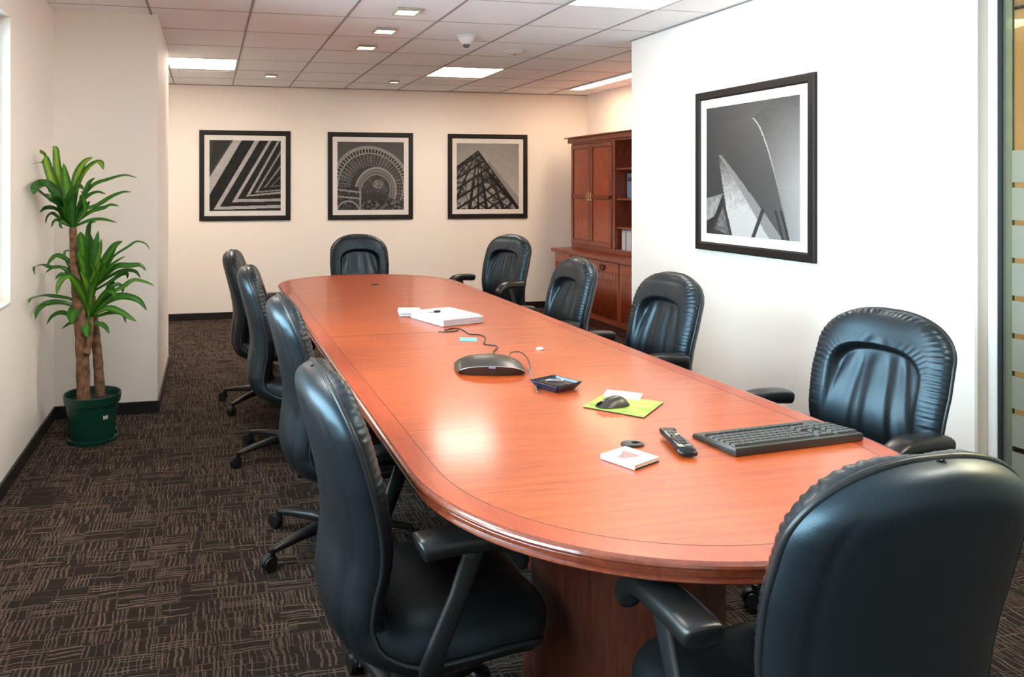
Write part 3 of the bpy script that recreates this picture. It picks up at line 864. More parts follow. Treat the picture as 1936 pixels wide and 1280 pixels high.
# ------------------------------------------------------------------ cabinet (credenza + hutch)
BX, HX, CY1 = 3.81, 4.0, 8.0
cr = empty('credenza', (BX, 0, 0), 0, 'low mahogany credenza with reeded doors along the alcove wall', 'cabinet')
def cbox(name, x0, x1, y0, y1, z0, z1, m, p, bev=0, ox=BX): return box(name, x0-ox, x1-ox, y0, y1, z0, z1, m, p, bev=bev)
cy0 = 5.55
WB = XA-.014
cbox('plinth', BX+.02, WB, cy0+.02, CY1-.02, 0, .09, M_cabdark, cr)
cbox('carcass', BX+.018, WB, cy0, CY1, .09, .70, M_cabdark, cr)
cbox('counter_top', BX-.03, WB, cy0-.03, CY1+.05, .70, .745, M_cab, cr, .006)
cbox('bottom_rail', BX, BX+.02, cy0, CY1, .09, .13, M_cab, cr, .002)
edges = [CY1, 7.62, 7.24, 6.62, 6.0, cy0]
for k, (b, a) in enumerate(zip(edges[:-1], edges[1:])):
    d = cbox('door', BX-.004, BX+.018, a+.006, b-.006, .135, .695, M_cabpanel, cr, .002)
    bm = bmesh.new(); n = max(4, int((b-a-.06)/.028))
    for i in range(n):
        y = a+.03+(b-a-.06)*(i+.5)/n
        tube(bm, [(-.004, y, .15), (-.004, y, .60)], .0085, 6)
    bm_obj('reeding', bm, M_cab, d, smooth=True)
    if k == 2 or k == 3:
        bm = bmesh.new()
        tube(bm, [(-.012+.0, (a+b)/2+.05*math.cos(t_), .655-.045*math.sin(t_)) for t_ in np.linspace(0, PI, 12)], .006, 8)
        add_box(bm, -.010, -.003, (a+b)/2-.055, (a+b)/2+.055, .648, .662, .002)
        h = bm_obj('door_handle', bm, M_gasket, d, smooth=True)
    if k in (1, 4):
        bm = bmesh.new(); bmesh.ops.create_uvsphere(bm, u_segments=12, v_segments=8, radius=.012); bmesh.ops.translate(bm, verts=bm.verts, vec=(-.014, a+.03, .40)); bm_obj('knob', bm, M_brass, d, smooth=True)
hu = empty('hutch', (HX, 0, .745), 0, 'tall mahogany hutch with panelled doors and open shelves standing on the credenza', 'cabinet')
def hbox(name, x0, x1, y0, y1, z0, z1, m, p=hu, bev=0): return box(name, x0-HX, x1-HX, y0, y1, z0-.745, z1-.745, m, p, bev=bev)
hy = [CY1-.02, 7.535, 7.09, 7.04]
hbox('back_panel', WB-.012, WB, cy0, CY1-.02, .745, 1.93, M_cabdark)
hbox('side_panel', HX, WB-.012, CY1-.04, CY1-.02, .745, 1.90, M_cab)
hbox('divider', HX-.004, WB-.012, 7.035, 7.085, .745, 1.90, M_cab, bev=.002)
hbox('side_panel', HX, WB-.012, cy0, cy0+.02, .745, 1.90, M_cab)
hbox('base_rail', HX, HX+.03, cy0+.02, 7.035, .745, .80, M_cab, bev=.002)
hbox('base_rail', HX, HX+.03, 7.085, CY1-.04, .745, .80, M_cab, bev=.002)
hbox('top_board', HX, WB, cy0, CY1-.02, 1.895, 1.92, M_cab)
hbox('cornice', HX-.03, WB, cy0, CY1+.02, 1.915, 1.965, M_cab, bev=.004)
hbox('cornice_lip', HX-.06, WB, cy0, CY1+.05, 1.965, 1.98, M_cab, bev=.003)
for (a, b, hs) in ((7.545, CY1-.03, 1), (7.09, 7.535, -1)):
    st = .045
    bm = bmesh.new()
    for (y0_, y1_, z0_, z1_) in ((a, b, .80, .85), (a, b, 1.30, 1.345), (a, b, 1.845, 1.89), (a, a+st, .85, 1.845), (b-st, b, .85, 1.845)):
        add_box(bm, -.012, .010, y0_, y1_, z0_-.745, z1_-.745, .003)
    d = bm_obj('door', bm, M_cab, hu)
    for z0_, z1_ in ((.85, 1.30), (1.345, 1.845)):
        p_ = box('door_panel', -.001, .006, a+st, b-st, z0_-.745, z1_-.745, M_cabpanel, d)
        bm = bmesh.new()
        ya, yb, za, zb = a+st, b-st, z0_-.745, z1_-.745
        tube(bm, [(-.004, ya, za), (-.004, yb, za), (-.004, yb, zb), (-.004, ya, zb)], .006, 6, closed=True)
        bm_obj('panel_moulding', bm, M_cabdark, d)
    bm = bmesh.new(); yk = 7.545+.02 if hs == 1 else 7.535-.02
    add_box(bm, -.020, -.012, yk-.012, yk+.012, 1.322-.745-.045, 1.322-.745+.045, .003)
    tube(bm, [(-.022, yk, 1.345-.745), (-.036, yk, 1.335-.745), (-.036, yk, 1.30-.745), (-.022, yk, 1.285-.745)], .005, 8)
    bm_obj('door_latch', bm, M_brass, d)
for z in (1.016, 1.304, 1.608): hbox('shelf', HX+.015, WB-.012, cy0+.02, 7.035, z-.010, z+.010, M_cab, bev=.002)
t = empty('binder', (4.12, 6.965, 1.3142), 0, 'blue grey upright binder on the middle open shelf of the hutch', 'binder')
bm = bmesh.new(); add_box(bm, 0, .22, -.10, .05, 0, .25, .004); bm_obj('binder_cover', bm, M_bookblue, t)
box('binder_label', -.001, .0, -.08, .03, .17, .21, mat('dark_label', (.03, .035, .05), .4), t)
t = empty('paper_stack', (4.05, 6.925, .7452), 0, 'white upright papers and folders on the credenza inside the hutch', 'papers')
box('folder', 0, .20, -.10, .07, 0, .255, M_paperb, t, bev=.003)
box('folder_tab', -.003, 0, -.02, -.012, .01, .24, M_gasket, t)

# ------------------------------------------------------------------ things on the table
def onT(name, x, y, rz, label, cat, z=TZ): return empty(name, (x, y, z+.0004), rz, label, cat)
def D(a): return math.radians(a)
# keyboard
kb = onT('keyboard', 1.505, 1.80, D(5), 'black computer keyboard lying at the near right of the table', 'keyboard')
bm = bmesh.new()
L_, W_ = .212, .082
V = [(-L_, -W_, .0), (L_, -W_, .0), (L_, W_, .0), (-L_, W_, .0), (-L_+.001, -W_, .022), (L_-.001, -W_, .022), (L_-.004, W_-.003, .012), (-L_+.004, W_-.003, .012)]
vs = [bm.verts.new(v) for v in V]
for q in ((3, 2, 1, 0), (4, 5, 6, 7), (0, 1, 5, 4), (1, 2, 6, 5), (2, 3, 7, 6), (3, 0, 4, 7)): bm.faces.new([vs[i] for i in q])
bmesh.ops.bevel(bm, geom=bm.edges[:], offset=.004, segments=2, affect='EDGES', profile=.5)
bm_obj('keyboard_case', bm, M_kb, kb, smooth=True, angle=35)
slope = math.atan2(-.010, .162)
def ktop(y): return .022+(y+W_)*(-.010/.162)
kmesh = {}
def key(x0, x1, yc, dy=.0085):
    w_ = round((x1-x0)/2-.0011, 4)
    if w_ not in kmesh:
        bm = bmesh.new(); V = [(-w_, -dy, 0), (w_, -dy, 0), (w_, dy, 0), (-w_, dy, 0), (-w_+.0018, -dy+.0014, .006), (w_-.0018, -dy+.0014, .006), (w_-.0018, dy-.002, .006), (-w_+.0018, dy-.002, .006)]
        vs = [bm.verts.new(v) for v in V]
        for q in ((3, 2, 1, 0), (4, 5, 6, 7), (0, 1, 5, 4), (1, 2, 6, 5), (2, 3, 7, 6), (3, 0, 4, 7)): bm.faces.new([vs[i] for i in q])
        o = bm_obj('key', bm, M_key, kb); kmesh[w_] = o.data
    else:
        o = bpy.data.objects.new('key', kmesh[w_]); COL.objects.link(o); o.parent = kb
    o.location = ((x0+x1)/2, yc, ktop(yc)-.0005); o.rotation_euler = (slope, 0, 0)
u_ = .0188
rows = [(-.060, [1.4, 1.1, 1.2, 6.0, 1.2, 1.1, 1.4]), (-.0405, [2.2]+[1]*10+[1.2]), (-.021, [1.7]+[1]*11+[.7]), (-.0015, [1.4]+[1]*12), (.018, [1]*13+[.4]), ]
for yc, ws in rows:
    x = -.203; tot = sum(ws); sc_ = .262/(tot*u_)
    for w_ in ws: key(x, x+w_*u_*sc_, yc); x += w_*u_*sc_
    x = .070
    for k in range(3): key(x, x+u_, yc) if yc in (-.060, .018, -.0015) or k == 1 else None; x += u_
    x = .134
    for k in range(4): key(x, x+.0178, yc); x += .0178
x = -.203
for k in range(16): key(x, x+.0205, .046, .0065); x += .0212
# remote
rm = onT('remote_control', 1.205, 1.800, D(-16+90), 'slim black remote control with grey buttons, left of the keyboard', 'remote')
bm = bmesh.new()
pts = [(-.085, 0, .008), (-.08, 0, .0105), (-.05, 0, .0145), (0, 0, .016), (.045, 0, .0145), (.075, 0, .014), (.088, 0, .017)]
tube(bm, pts, [.012, .0235, .0245, .0235, .023, .0235, .0225], 16, flat=.34, power=3.5)
bm_obj('remote_body', bm, M_blackgloss, rm, smooth=True)
bm = bmesh.new()
add_box(bm, -.050, .062, -.017, .017, .0215, .0228)
bm_obj('button_plate', bm, M_grey, rm)
for i in range(8):
    for j in range(3):
        if (i+j) % 7 == 6: continue
        box('button', -.043+.013*i, -.035+.013*i, -.014+.010*j, -.0075+.010*j, .0226, .0246, M_blackgloss, rm)
# notebook with red print
nb = onT('notebook', 1.030, 1.740, D(-21), 'small white notebook with red print on its cover, nearest thing on the table', 'notebook')
nb.rotation_euler = (0, 0, D(24))
box('back_cover', -.050, .050, -.050, .050, 0, .002, M_gasket, nb)
box('pages', -.048, .049, -.048, .048, .002, .0105, M_cream, nb, bev=.001)
box('front_cover', -.050, .050, -.050, .050, .0105, .0125, M_paper, nb, bev=.0008)
box('spine', -.0515, -.0495, -.050, .050, .001, .0125, M_paper, nb)
bm = bmesh.new()
for i in range(7):
    a = -.034+.0075*i; ln = .012+.0055*i
    for j in range(int(ln/.006)+1):
        add_box(bm, a, a+.0058, .004-ln/2+.006*j, .004-ln/2+.006*j+.0044, .0125, .01275)
bm_obj('cover_print', bm, M_red, nb)
bm = bmesh.new()
for i in range(2): add_box(bm, .020+.006*i, .023+.006*i, -.012+.012*i, -.007+.012*i, .0125, .01275)
bm_obj('cover_dots', bm, M_grey, nb)
# oval fob
fb = onT('puck', 1.098, 1.842, D(-10), 'flat dark oval disc with a hole beside the notebook', 'disc')
bm = bmesh.new(); N = 32
def ov(a, b, z, ox=0): return [bm.verts.new((ox+a*math.cos(2*PI*k/N), b*math.sin(2*PI*k/N), z)) for k in range(N)]
R = [ov(.012, .009, 0, .010), ov(.030, .022, 0), ov(.031, .023, .003), ov(.028, .021, .0065), ov(.015, .0115, .0072, .010), ov(.012, .009, .006, .010), ov(.012, .009, 0, .010)]
for a, b in zip(R[:-1], R[1:]):
    for k in range(N): bm.faces.new((a[k], a[(k+1) % N], b[(k+1) % N], b[k]))
bm_obj('puck_ring', bm, M_pod, fb, smooth=True, angle=50)
bm = bmesh.new(); lathe(bm, [(.0115, 0), (.0115, .002)], 24, c=(.010, 0, 0)); bm_obj('puck_center', bm, M_blackgloss, fb)
# lime pad, card, mouse
mp = onT('mouse_pad', 1.268, 2.178, D(41), 'thin lime green square pad lying under the mouse', 'mouse pad')
box('pad_base', -.097, .097, -.093, .093, 0, .003, M_gasket, mp, bev=.0008)
box('pad_print', -.0965, .0965, -.0925, .0925, .003, .0042, M_green, mp)
cd = onT('note_block', 1.315, 2.262, D(-38), 'small white paper block on the far corner of the lime pad', 'paper', TZ+.0044)
box('sheet_block', -.056, .056, -.030, .036, 0, .006, M_cream, cd)
box('top_sheet', -.056, .056, -.030, .036, .006, .0068, M_paper, cd)
ms = onT('computer_mouse', 1.225, 2.170, D(8), 'dark computer mouse resting on the lime green pad', 'computer mouse', TZ+.0044)
def dome(name, L, Wd, Hh, m, parent, nu=28, nv=16, lean=0, p=2.6, hf=None):
    bm = bmesh.new(); rows_ = []
    for i in range(nv+1):
        r = math.sin(PI/2*(1-i/nv)) if i < nv else 0.0
        zz = 1-(r**2.8)
        ring = []
        for k in range(nu):
            a = 2*PI*k/nu; c, s_ = math.cos(a), math.sin(a)
            x = math.copysign(abs(c)**(2/p), c)*L*r; y = math.copysign(abs(s_)**(2/p), s_)*Wd*r
            h_ = Hh*(hf(x/L, y/Wd) if hf else 1)
            ring.append(bm.verts.new((x+lean*zz, y, .002+zz*h_)))
        rows_.append(ring)
    base = [bm.verts.new((v.co.x*.97, v.co.y*.97, 0)) for v in rows_[0]]
    rows_ = [base]+rows_
    for a, b in zip(rows_[:-1], rows_[1:]):
        for k in range(nu): bm.faces.new((a[k], a[(k+1) % nu], b[(k+1) % nu], b[k]))
    bm.faces.new(base[::-1])
    bmesh.ops.remove_doubles(bm, verts=bm.verts, dist=.00005)
    return bm_obj(name, bm, m, parent, smooth=True, angle=60)
dome('mouse_body', .058, .030, .036, M_pod, ms, hf=lambda x, y: .72+.28*x-.1*x*x)
box('mouse_button_gap', -.054, -.008, -.0008, .0008, .012, .0262, M_blackgloss, ms, rot=(0, D(-15), 0), loc=(0, 0, .0015))
bm = bmesh.new(); ring = bmesh.ops.create_cone(bm, cap_ends=True, segments=16, radius1=.007, radius2=.007, depth=.005)
bmesh.ops.transform(bm, matrix=Matrix.Translation((-.032, 0, .019)) @ Matrix.Rotation(PI/2, 4, 'X'), verts=bm.verts); bm_obj('scroll_wheel', bm, M_grey, ms, smooth=True, angle=40)
# tray dock
tr = onT('desk_tray', 1.152, 2.415, D(24), 'small square black tray holding a silver clip', 'tray')
bm = bmesh.new()
def sq(a, z): return [bm.verts.new((sx*a, sy*a, z)) for sx, sy in ((-1, -1), (1, -1), (1, 1), (-1, 1))]
R = [sq(.046, 0), sq(.062, .022), sq(.062, .025), sq(.056, .0255), sq(.053, .018), ]
for a, b in zip(R[:-1], R[1:]):
    for k in range(4): bm.faces.new((a[k], a[(k+1) % 4], b[(k+1) % 4], b[k]))
bm.faces.new(R[0][::-1]); bm.faces.new(R[-1])
bmesh.ops.bevel(bm, geom=[e for e in bm.edges if abs(e.verts[0].co.z-e.verts[1].co.z) > .001], offset=.006, segments=3, affect='EDGES')
bm_obj('tray_body', bm, M_navy, tr, smooth=True, angle=30)
box('tray_insert', -.048, .0, -.048, .048, .018, .0225, M_blackgloss, tr, bev=.002)
box('tray_insert', .006, .048, -.048, .048, .018, .0205, M_plastic, tr, bev=.002)
cl = onT('paper_clip', 1.150, 2.425, D(-20), 'silver wire clip lying in the black tray', 'clip', TZ+.0225)
bm = bmesh.new(); tube(bm, catmull([(-.028, -.008, .003), (.0, -.012, .003), (.026, -.008, .003), (.032, 0, .003), (.024, .008, .003), (-.01, .006, .003), (-.02, 0, .003), (-.005, -.004, .004), (.015, -.002, .004)], 6), .0016, 6); bm_obj('clip_wire', bm, M_silver, cl, smooth=True)
# conference phone pod
ph = onT('speakerphone', 1.025, 2.715, D(-14), 'dark domed conference speakerphone in the middle of the table', 'speakerphone')
bm = bmesh.new(); nu, nv = 40, 18
A_, B_ = .128, .105
top_, bot_ = [], []
for i in range(nu+1):
    u = -1+2*i/nu
    for j in range(nv+1):
        v = -1+2*j/nv
        ue = math.copysign(1-(1-abs(u))**1.5, u) if False else u
        ww = B_*(1-.18*abs(u)**2.5)
        x = ue*A_*(1-.05*v*v); y = v*ww+.012*(1-u*u)*(1 if v > 0 else -.2)
        e = (max(1-abs(u)**6, 0)**.5)*(max(1-max(v, 0)**5, 0)**.5)
        fr = .55+.45*(1-abs(u)**2)     # front lip is higher in the middle
        z = .008+(.011*fr+.037*(1-(abs(v+.15)/1.15)**2)*(1-.45*u*u))*e
        top_.append(bm.verts.new((x, y, z))); bot_.append(bm.verts.new((x*.93, y*.93 if v > -.9 else y+.012, 0)))
n = nv+1
for i in range(nu):
    for j in range(nv):
        a = i*n+j; bm.faces.new((top_[a], top_[a+n], top_[a+n+1], top_[a+1])); bm.faces.new((bot_[a], bot_[a+1], bot_[a+n+1], bot_[a+n]))
for i in range(nu):
    a = i*n; bm.faces.new((top_[a], bot_[a], bot_[a+n], top_[a+n])); a = i*n+nv; bm.faces.new((top_[a], top_[a+n], bot_[a+n], bot_[a]))
for j in range(nv):
    a = j; bm.faces.new((top_[a], top_[a+1], bot_[a+1], bot_[a])); a = nu*n+j; bm.faces.new((top_[a], bot_[a], bot_[a+1], top_[a+1]))
lip = [top_[i*n].co.copy() for i in range(1, nu)]
bm_obj('phone_body', bm, M_pod, ph, smooth=True, angle=42)
bm = bmesh.new(); tube(bm, lip, .0016, 6); bm_obj('trim_strip', bm, M_silver, ph, smooth=True)
zz = lip[nu//2-1].z
box('status_light', -.012, .012, -.0055, -.0015, zz-.006, zz+.002, mat('violet_grey', (.25, .24, .33), .3), ph, loc=(0, lip[nu//2-1].y, 0))
def cable(name, pts, r, m, label, n=8):
    bm = bmesh.new(); tube(bm, catmull(pts, n), r, 8); o = bm_obj(name, bm, m, smooth=True); return tag(o, label, 'cable')
cable('cord', [(1.145, 2.63, .768), (1.135, 2.585, .765), (1.115, 2.52, .7565), (1.092, 2.44, .7535), (1.070, 2.385, .7535), (1.066, 2.36, .7535)], .0022, mat('grey_cord', (.14, .15, .17), .35), 'grey cord running from the speakerphone to the black tray')
cable('cord', [(1.055, 3.455, .7535), (1.09, 3.44, .7535), (1.145, 3.455, .7535), (1.16, 3.49, .756), (1.13, 3.50, .758), (1.10, 3.475, .754), (1.10, 3.49, .7535), (1.165, 3.515, .7535), (1.18, 3.45, .7535), (1.175, 3.37, .7535), (1.215, 3.345, .7535), (1.222, 3.29, .7535), (1.19, 3.20, .7535), (1.165, 3.14, .7535), (1.20, 3.10, .7535), (1.195, 3.06, .7535), (1.15, 2.99, .7535), (1.125, 2.91, .7535), (1.09, 2.845, .757)], .0025, M_gasket, 'thin black cord kinked across the table behind the speakerphone')
cable('cord', [(1.140, 2.80, .770), (1.160, 2.83, .782), (1.185, 2.80, .790), (1.192, 2.75, .780), (1.175, 2.68, .762), (1.150, 2.64, .754)], .0022, M_plastic, 'short black cord looped at the right end of the speakerphone')
st_ = onT('sticky_note', 1.135, 3.262, D(-20), 'light blue sticky note beside the kinked black cord', 'note')
box('note_sheet', -.038, .038, -.036, .036, 0, .0018, M_blue, st_)
cp = onT('cap', 1.360, 3.000, D(20), 'tiny clear white cap alone on the table right of the speakerphone', 'cap')
bm = bmesh.new(); lathe(bm, [(.016, 0), (.017, .004), (.012, .008), (.006, .010)], 20); bm_obj('cap_body', bm, M_paper, cp, smooth=True)
box('cap_tab', .012, .024, -.004, .004, 0, .003, M_silver, cp)
# white box + small white case
wb = onT('white_box', 1.188, 3.752, D(17), 'flat white carton box lying open side left on the table', 'box')
box('box_body', -.122, .122, -.150, .150, 0, .036, M_paperb, wb, bev=.003)
box('box_lid', -.110, .124, -.120, .152, .036, .0385, M_paper, wb, bev=.001)
bc = onT('binder_clip', 1.145, 3.775, D(10), 'small black clip lying on the flat white box', 'clip', TZ+.0395)
bm = bmesh.new(); add_box(bm, -.018, .018, -.008, .008, 0, .010, .003); bm_obj('clip_body', bm, M_gasket, bc)
bm = bmesh.new(); tube(bm, catmull([(-.018, -.004, .004), (-.045, -.006, .003), (-.052, 0, .003), (-.045, .006, .003), (-.018, .004, .004)], 5), .0013, 6); bm_obj('clip_handle', bm, M_silver, bc, smooth=True)
sb = onT('small_case', 1.055, 3.975, D(-10), 'small low white case with rounded corners beside the flat white box', 'box')
box('case_base', -.062, .062, -.085, .085, 0, .012, M_paperb, sb, bev=.006, seg=3)
box('case_lid', -.060, .060, -.083, .083, .0135, .024, M_paper, sb, bev=.006, seg=3)

# ------------------------------------------------------------------ potted dracaena
PXc, PYc = -.640, 4.60
pt = empty('potted_plant', (PXc, PYc, 0), 0, 'tall green striped-leaf dracaena in a dark green plastic pot by the pier', 'plant')
bm = bmesh.new(); lathe(bm, [(.130, 0), (.137, .004), (.140, .024), (.136, .026), (.132, .012), (.10, .010)], 48); bm_obj('saucer', bm, M_potg, pt, smooth=True, angle=40)
bm = bmesh.new(); lathe(bm, [(.112, .012), (.118, .016), (.142, .215), (.152, .218), (.157, .262), (.153, .266), (.148, .262), (.140, .225), (.135, .222)], 48, cap=True); bm_obj('pot', bm, M_potg, pt, smooth=True, angle=35)
bm = bmesh.new(); lathe(bm, [(.10, .20), (.138, .226), (.07, .236), (.01, .238)], 32); bm_obj('soil', bm, M_soil, pt, smooth=True)
lb_ = box('pot_label', -.014, .014, -.0008, .0008, -.020, .020, mat('pot_label_paper', (.45, .5, .42), .6), pt)
al = D(-52); lb_.location = (.134*math.cos(al), .134*math.sin(al), .160); lb_.rotation_euler = (D(-7), 0, al+PI/2)
M_cane = mat('dracaena_cane_bark', (.20, .105, .055), .85, bump=(70, .8, .006), vary=(30, .55))
f_, c_, s_, = 1452, math.cos(.216), math.sin(.216)
def P_(px, py, Y):
    t = (px-712)/f_; d = Y/(c_-t*s_); return Vector((t*d*c_+d*s_-PXc, Y-PYc, CAMH-(py-351.8)*d/f_))
def cane(pp, rr):
    C = catmull(pp, 8); bm = bmesh.new()
    n = len(C); rad = [np.interp(i/(n-1), np.linspace(0, 1, len(rr)), rr)*(1+.05*math.sin(i*1.9)+.03*random.random()) for i in range(n)]
    tube(bm, C, rad, 14); bm_obj('cane', bm, M_cane, pt, smooth=True)
def pv(z, x, y=0): return (x, y, z)
cane([P_(158, 770, 4.57), P_(155, 650, 4.57), P_(147, 560, 4.57), P_(140, 500, 4.58), P_(138, 430, 4.58)], [.037, .036, .032, .021, .020])
cane([P_(191, 770, 4.64), P_(185, 680, 4.64), P_(179, 620, 4.63), P_(174, 560, 4.61)], [.028, .027, .025, .018])
cane([P_(164, 668, 4.54), P_(170, 640, 4.54), P_(173, 600, 4.56)], [.020, .016, .012])

def leaf_mat():
    m = bpy.data.materials.new('dracaena_leaf'); m.use_nodes = True; nt = m.node_tree; p = nt.nodes['Principled BSDF']
    a = nt.nodes.new('ShaderNodeVertexColor'); a.layer_name = 'tone'
    sp = nt.nodes.new('ShaderNodeSeparateColor'); nt.links.new(a.outputs[0], sp.inputs[0])
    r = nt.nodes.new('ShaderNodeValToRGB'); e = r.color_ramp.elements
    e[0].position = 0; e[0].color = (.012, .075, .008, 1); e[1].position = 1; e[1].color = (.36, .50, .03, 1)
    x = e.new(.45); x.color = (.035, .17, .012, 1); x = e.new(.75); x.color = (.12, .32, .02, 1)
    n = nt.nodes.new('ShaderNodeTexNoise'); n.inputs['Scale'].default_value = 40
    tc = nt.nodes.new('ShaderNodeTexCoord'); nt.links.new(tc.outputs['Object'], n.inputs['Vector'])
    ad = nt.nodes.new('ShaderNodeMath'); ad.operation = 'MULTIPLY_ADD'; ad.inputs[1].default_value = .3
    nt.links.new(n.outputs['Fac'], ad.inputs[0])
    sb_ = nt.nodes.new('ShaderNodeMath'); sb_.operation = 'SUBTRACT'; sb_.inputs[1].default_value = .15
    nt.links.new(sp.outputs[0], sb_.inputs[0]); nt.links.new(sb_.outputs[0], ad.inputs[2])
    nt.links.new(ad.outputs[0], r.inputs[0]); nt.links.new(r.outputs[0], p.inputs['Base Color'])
    p.inputs['Roughness'].default_value = .32
    out = nt.nodes['Material Output']; tl = nt.nodes.new('ShaderNodeBsdfTranslucent'); nt.links.new(r.outputs[0], tl.inputs[0])
    mx = nt.nodes.new('ShaderNodeMixShader'); mx.inputs[0].default_value = .18
    nt.links.new(p.outputs[0], mx.inputs[1]); nt.links.new(tl.outputs[0], mx.inputs[2]); nt.links.new(mx.outputs[0], out.inputs[0])
    return m
M_leaf = leaf_mat()
def leaf(path, wd, light=.5, nrm=None, narrow=False):
    C = catmull(path, 6); n = len(C); C = [Vector(c) for c in C]
    V = []; F = []; tone = []
    nrm = nrm or Vector((random.uniform(-.25, .25), -.75, random.uniform(.5, .9)))
    tw = random.uniform(-.5, .5)
    cols = (-1, -.62, -.22, 0, .22, .62, 1)
    for i, p in enumerate(C):
        t = i/(n-1)
        tg = (C[min(i+1, n-1)]-C[max(i-1, 0)]).normalized()
        nn = (nrm+Vector((0, 0, tw*t))).normalized()
        sd = tg.cross(nn)
        if sd.length < .15: sd = tg.cross(Vector((1, -.3, .2)))
        sd.normalize(); up = sd.cross(tg)
        if up.z < 0 and up.dot(nrm) < 0: up = -up
        wf = (min(1, .30+1.5*t) if t < .47 else 1)*max(1-max(t-.45, 0)**1.9/.55**1.9, 0)**.75
        hw = wd/2*wf+.0004
        for u in cols:
            V.append(p+sd*(u*hw)+up*(abs(u)**1.3*hw*.38)+up*(.02*wd*math.sin(t*9+u*2)))
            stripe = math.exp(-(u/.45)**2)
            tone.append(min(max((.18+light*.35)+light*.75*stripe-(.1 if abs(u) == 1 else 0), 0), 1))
    m = len(cols)
    for i in range(n-1):
        for j in range(m-1): F.append((i*m+j, i*m+j+1, (i+1)*m+j+1, (i+1)*m+j))
    me = bpy.data.meshes.new('leaf'); me.from_pydata([tuple(v) for v in V], [], F); me.materials.append(M_leaf)
    me.polygons.foreach_set('use_smooth', [True]*len(F))
    ca = me.color_attributes.new('tone', 'FLOAT_COLOR', 'POINT')
    ca.data.foreach_set('color', np.array([[q, q, q, 1] for q in tone], np.float32).ravel())
    o = bpy.data.objects.new('leaf', me); COL.objects.link(o); o.parent = pt
def Lf(base, pts, wpx, light=.3, dep=None, by=4.57):
    """base px, list of px on the way to the tip; the leaf leans dep metres in depth"""
    dep = random.uniform(-.14, .12) if dep is None else dep
    n = len(pts); path = [P_(*base, by)]
    for k, q in enumerate(pts):
        Yk = by+dep*((k+1)/n); v = P_(*q, Yk); lim = .915-wpx*.0018
        if v.x+PXc < -lim: v = P_(*q, Yk*lim/abs(v.x+PXc))
        path.append(v)
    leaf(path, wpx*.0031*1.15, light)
B1 = (139, 432)
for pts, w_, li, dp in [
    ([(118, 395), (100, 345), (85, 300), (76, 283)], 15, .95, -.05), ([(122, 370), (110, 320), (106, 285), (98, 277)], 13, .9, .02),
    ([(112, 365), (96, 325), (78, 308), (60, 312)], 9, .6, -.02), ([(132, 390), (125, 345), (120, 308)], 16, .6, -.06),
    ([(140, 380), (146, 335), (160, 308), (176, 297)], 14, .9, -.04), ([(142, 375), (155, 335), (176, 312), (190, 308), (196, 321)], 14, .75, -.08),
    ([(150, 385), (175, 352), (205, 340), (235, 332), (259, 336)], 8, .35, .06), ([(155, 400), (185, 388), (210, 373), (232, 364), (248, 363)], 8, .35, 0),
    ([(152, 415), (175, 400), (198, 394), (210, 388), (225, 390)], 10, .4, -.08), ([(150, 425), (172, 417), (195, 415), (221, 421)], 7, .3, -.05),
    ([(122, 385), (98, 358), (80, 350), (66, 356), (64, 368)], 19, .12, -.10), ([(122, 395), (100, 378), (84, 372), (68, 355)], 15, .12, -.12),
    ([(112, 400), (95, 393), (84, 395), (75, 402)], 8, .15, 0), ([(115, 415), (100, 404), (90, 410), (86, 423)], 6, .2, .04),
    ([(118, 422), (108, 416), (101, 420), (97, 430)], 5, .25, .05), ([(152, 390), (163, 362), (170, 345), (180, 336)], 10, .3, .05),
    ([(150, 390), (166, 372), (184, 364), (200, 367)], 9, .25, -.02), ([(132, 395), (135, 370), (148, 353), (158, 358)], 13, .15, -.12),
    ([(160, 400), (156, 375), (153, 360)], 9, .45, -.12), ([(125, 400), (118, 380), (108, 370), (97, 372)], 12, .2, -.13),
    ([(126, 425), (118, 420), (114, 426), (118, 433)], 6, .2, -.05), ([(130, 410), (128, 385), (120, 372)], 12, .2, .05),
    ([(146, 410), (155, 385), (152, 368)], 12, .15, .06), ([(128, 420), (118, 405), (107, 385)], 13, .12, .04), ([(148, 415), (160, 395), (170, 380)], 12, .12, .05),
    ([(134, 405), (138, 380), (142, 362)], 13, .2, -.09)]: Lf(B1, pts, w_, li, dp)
B2 = (168, 602); B3 = (160, 560)
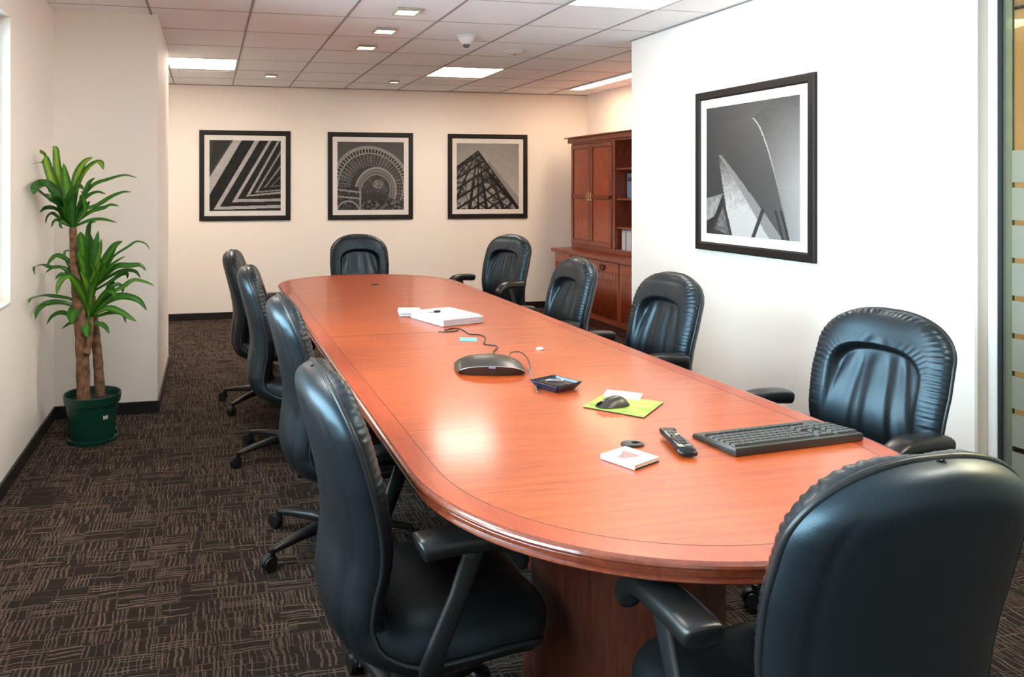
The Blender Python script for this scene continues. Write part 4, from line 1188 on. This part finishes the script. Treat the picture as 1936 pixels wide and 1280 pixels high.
for base, pts, w_, li, dp in [
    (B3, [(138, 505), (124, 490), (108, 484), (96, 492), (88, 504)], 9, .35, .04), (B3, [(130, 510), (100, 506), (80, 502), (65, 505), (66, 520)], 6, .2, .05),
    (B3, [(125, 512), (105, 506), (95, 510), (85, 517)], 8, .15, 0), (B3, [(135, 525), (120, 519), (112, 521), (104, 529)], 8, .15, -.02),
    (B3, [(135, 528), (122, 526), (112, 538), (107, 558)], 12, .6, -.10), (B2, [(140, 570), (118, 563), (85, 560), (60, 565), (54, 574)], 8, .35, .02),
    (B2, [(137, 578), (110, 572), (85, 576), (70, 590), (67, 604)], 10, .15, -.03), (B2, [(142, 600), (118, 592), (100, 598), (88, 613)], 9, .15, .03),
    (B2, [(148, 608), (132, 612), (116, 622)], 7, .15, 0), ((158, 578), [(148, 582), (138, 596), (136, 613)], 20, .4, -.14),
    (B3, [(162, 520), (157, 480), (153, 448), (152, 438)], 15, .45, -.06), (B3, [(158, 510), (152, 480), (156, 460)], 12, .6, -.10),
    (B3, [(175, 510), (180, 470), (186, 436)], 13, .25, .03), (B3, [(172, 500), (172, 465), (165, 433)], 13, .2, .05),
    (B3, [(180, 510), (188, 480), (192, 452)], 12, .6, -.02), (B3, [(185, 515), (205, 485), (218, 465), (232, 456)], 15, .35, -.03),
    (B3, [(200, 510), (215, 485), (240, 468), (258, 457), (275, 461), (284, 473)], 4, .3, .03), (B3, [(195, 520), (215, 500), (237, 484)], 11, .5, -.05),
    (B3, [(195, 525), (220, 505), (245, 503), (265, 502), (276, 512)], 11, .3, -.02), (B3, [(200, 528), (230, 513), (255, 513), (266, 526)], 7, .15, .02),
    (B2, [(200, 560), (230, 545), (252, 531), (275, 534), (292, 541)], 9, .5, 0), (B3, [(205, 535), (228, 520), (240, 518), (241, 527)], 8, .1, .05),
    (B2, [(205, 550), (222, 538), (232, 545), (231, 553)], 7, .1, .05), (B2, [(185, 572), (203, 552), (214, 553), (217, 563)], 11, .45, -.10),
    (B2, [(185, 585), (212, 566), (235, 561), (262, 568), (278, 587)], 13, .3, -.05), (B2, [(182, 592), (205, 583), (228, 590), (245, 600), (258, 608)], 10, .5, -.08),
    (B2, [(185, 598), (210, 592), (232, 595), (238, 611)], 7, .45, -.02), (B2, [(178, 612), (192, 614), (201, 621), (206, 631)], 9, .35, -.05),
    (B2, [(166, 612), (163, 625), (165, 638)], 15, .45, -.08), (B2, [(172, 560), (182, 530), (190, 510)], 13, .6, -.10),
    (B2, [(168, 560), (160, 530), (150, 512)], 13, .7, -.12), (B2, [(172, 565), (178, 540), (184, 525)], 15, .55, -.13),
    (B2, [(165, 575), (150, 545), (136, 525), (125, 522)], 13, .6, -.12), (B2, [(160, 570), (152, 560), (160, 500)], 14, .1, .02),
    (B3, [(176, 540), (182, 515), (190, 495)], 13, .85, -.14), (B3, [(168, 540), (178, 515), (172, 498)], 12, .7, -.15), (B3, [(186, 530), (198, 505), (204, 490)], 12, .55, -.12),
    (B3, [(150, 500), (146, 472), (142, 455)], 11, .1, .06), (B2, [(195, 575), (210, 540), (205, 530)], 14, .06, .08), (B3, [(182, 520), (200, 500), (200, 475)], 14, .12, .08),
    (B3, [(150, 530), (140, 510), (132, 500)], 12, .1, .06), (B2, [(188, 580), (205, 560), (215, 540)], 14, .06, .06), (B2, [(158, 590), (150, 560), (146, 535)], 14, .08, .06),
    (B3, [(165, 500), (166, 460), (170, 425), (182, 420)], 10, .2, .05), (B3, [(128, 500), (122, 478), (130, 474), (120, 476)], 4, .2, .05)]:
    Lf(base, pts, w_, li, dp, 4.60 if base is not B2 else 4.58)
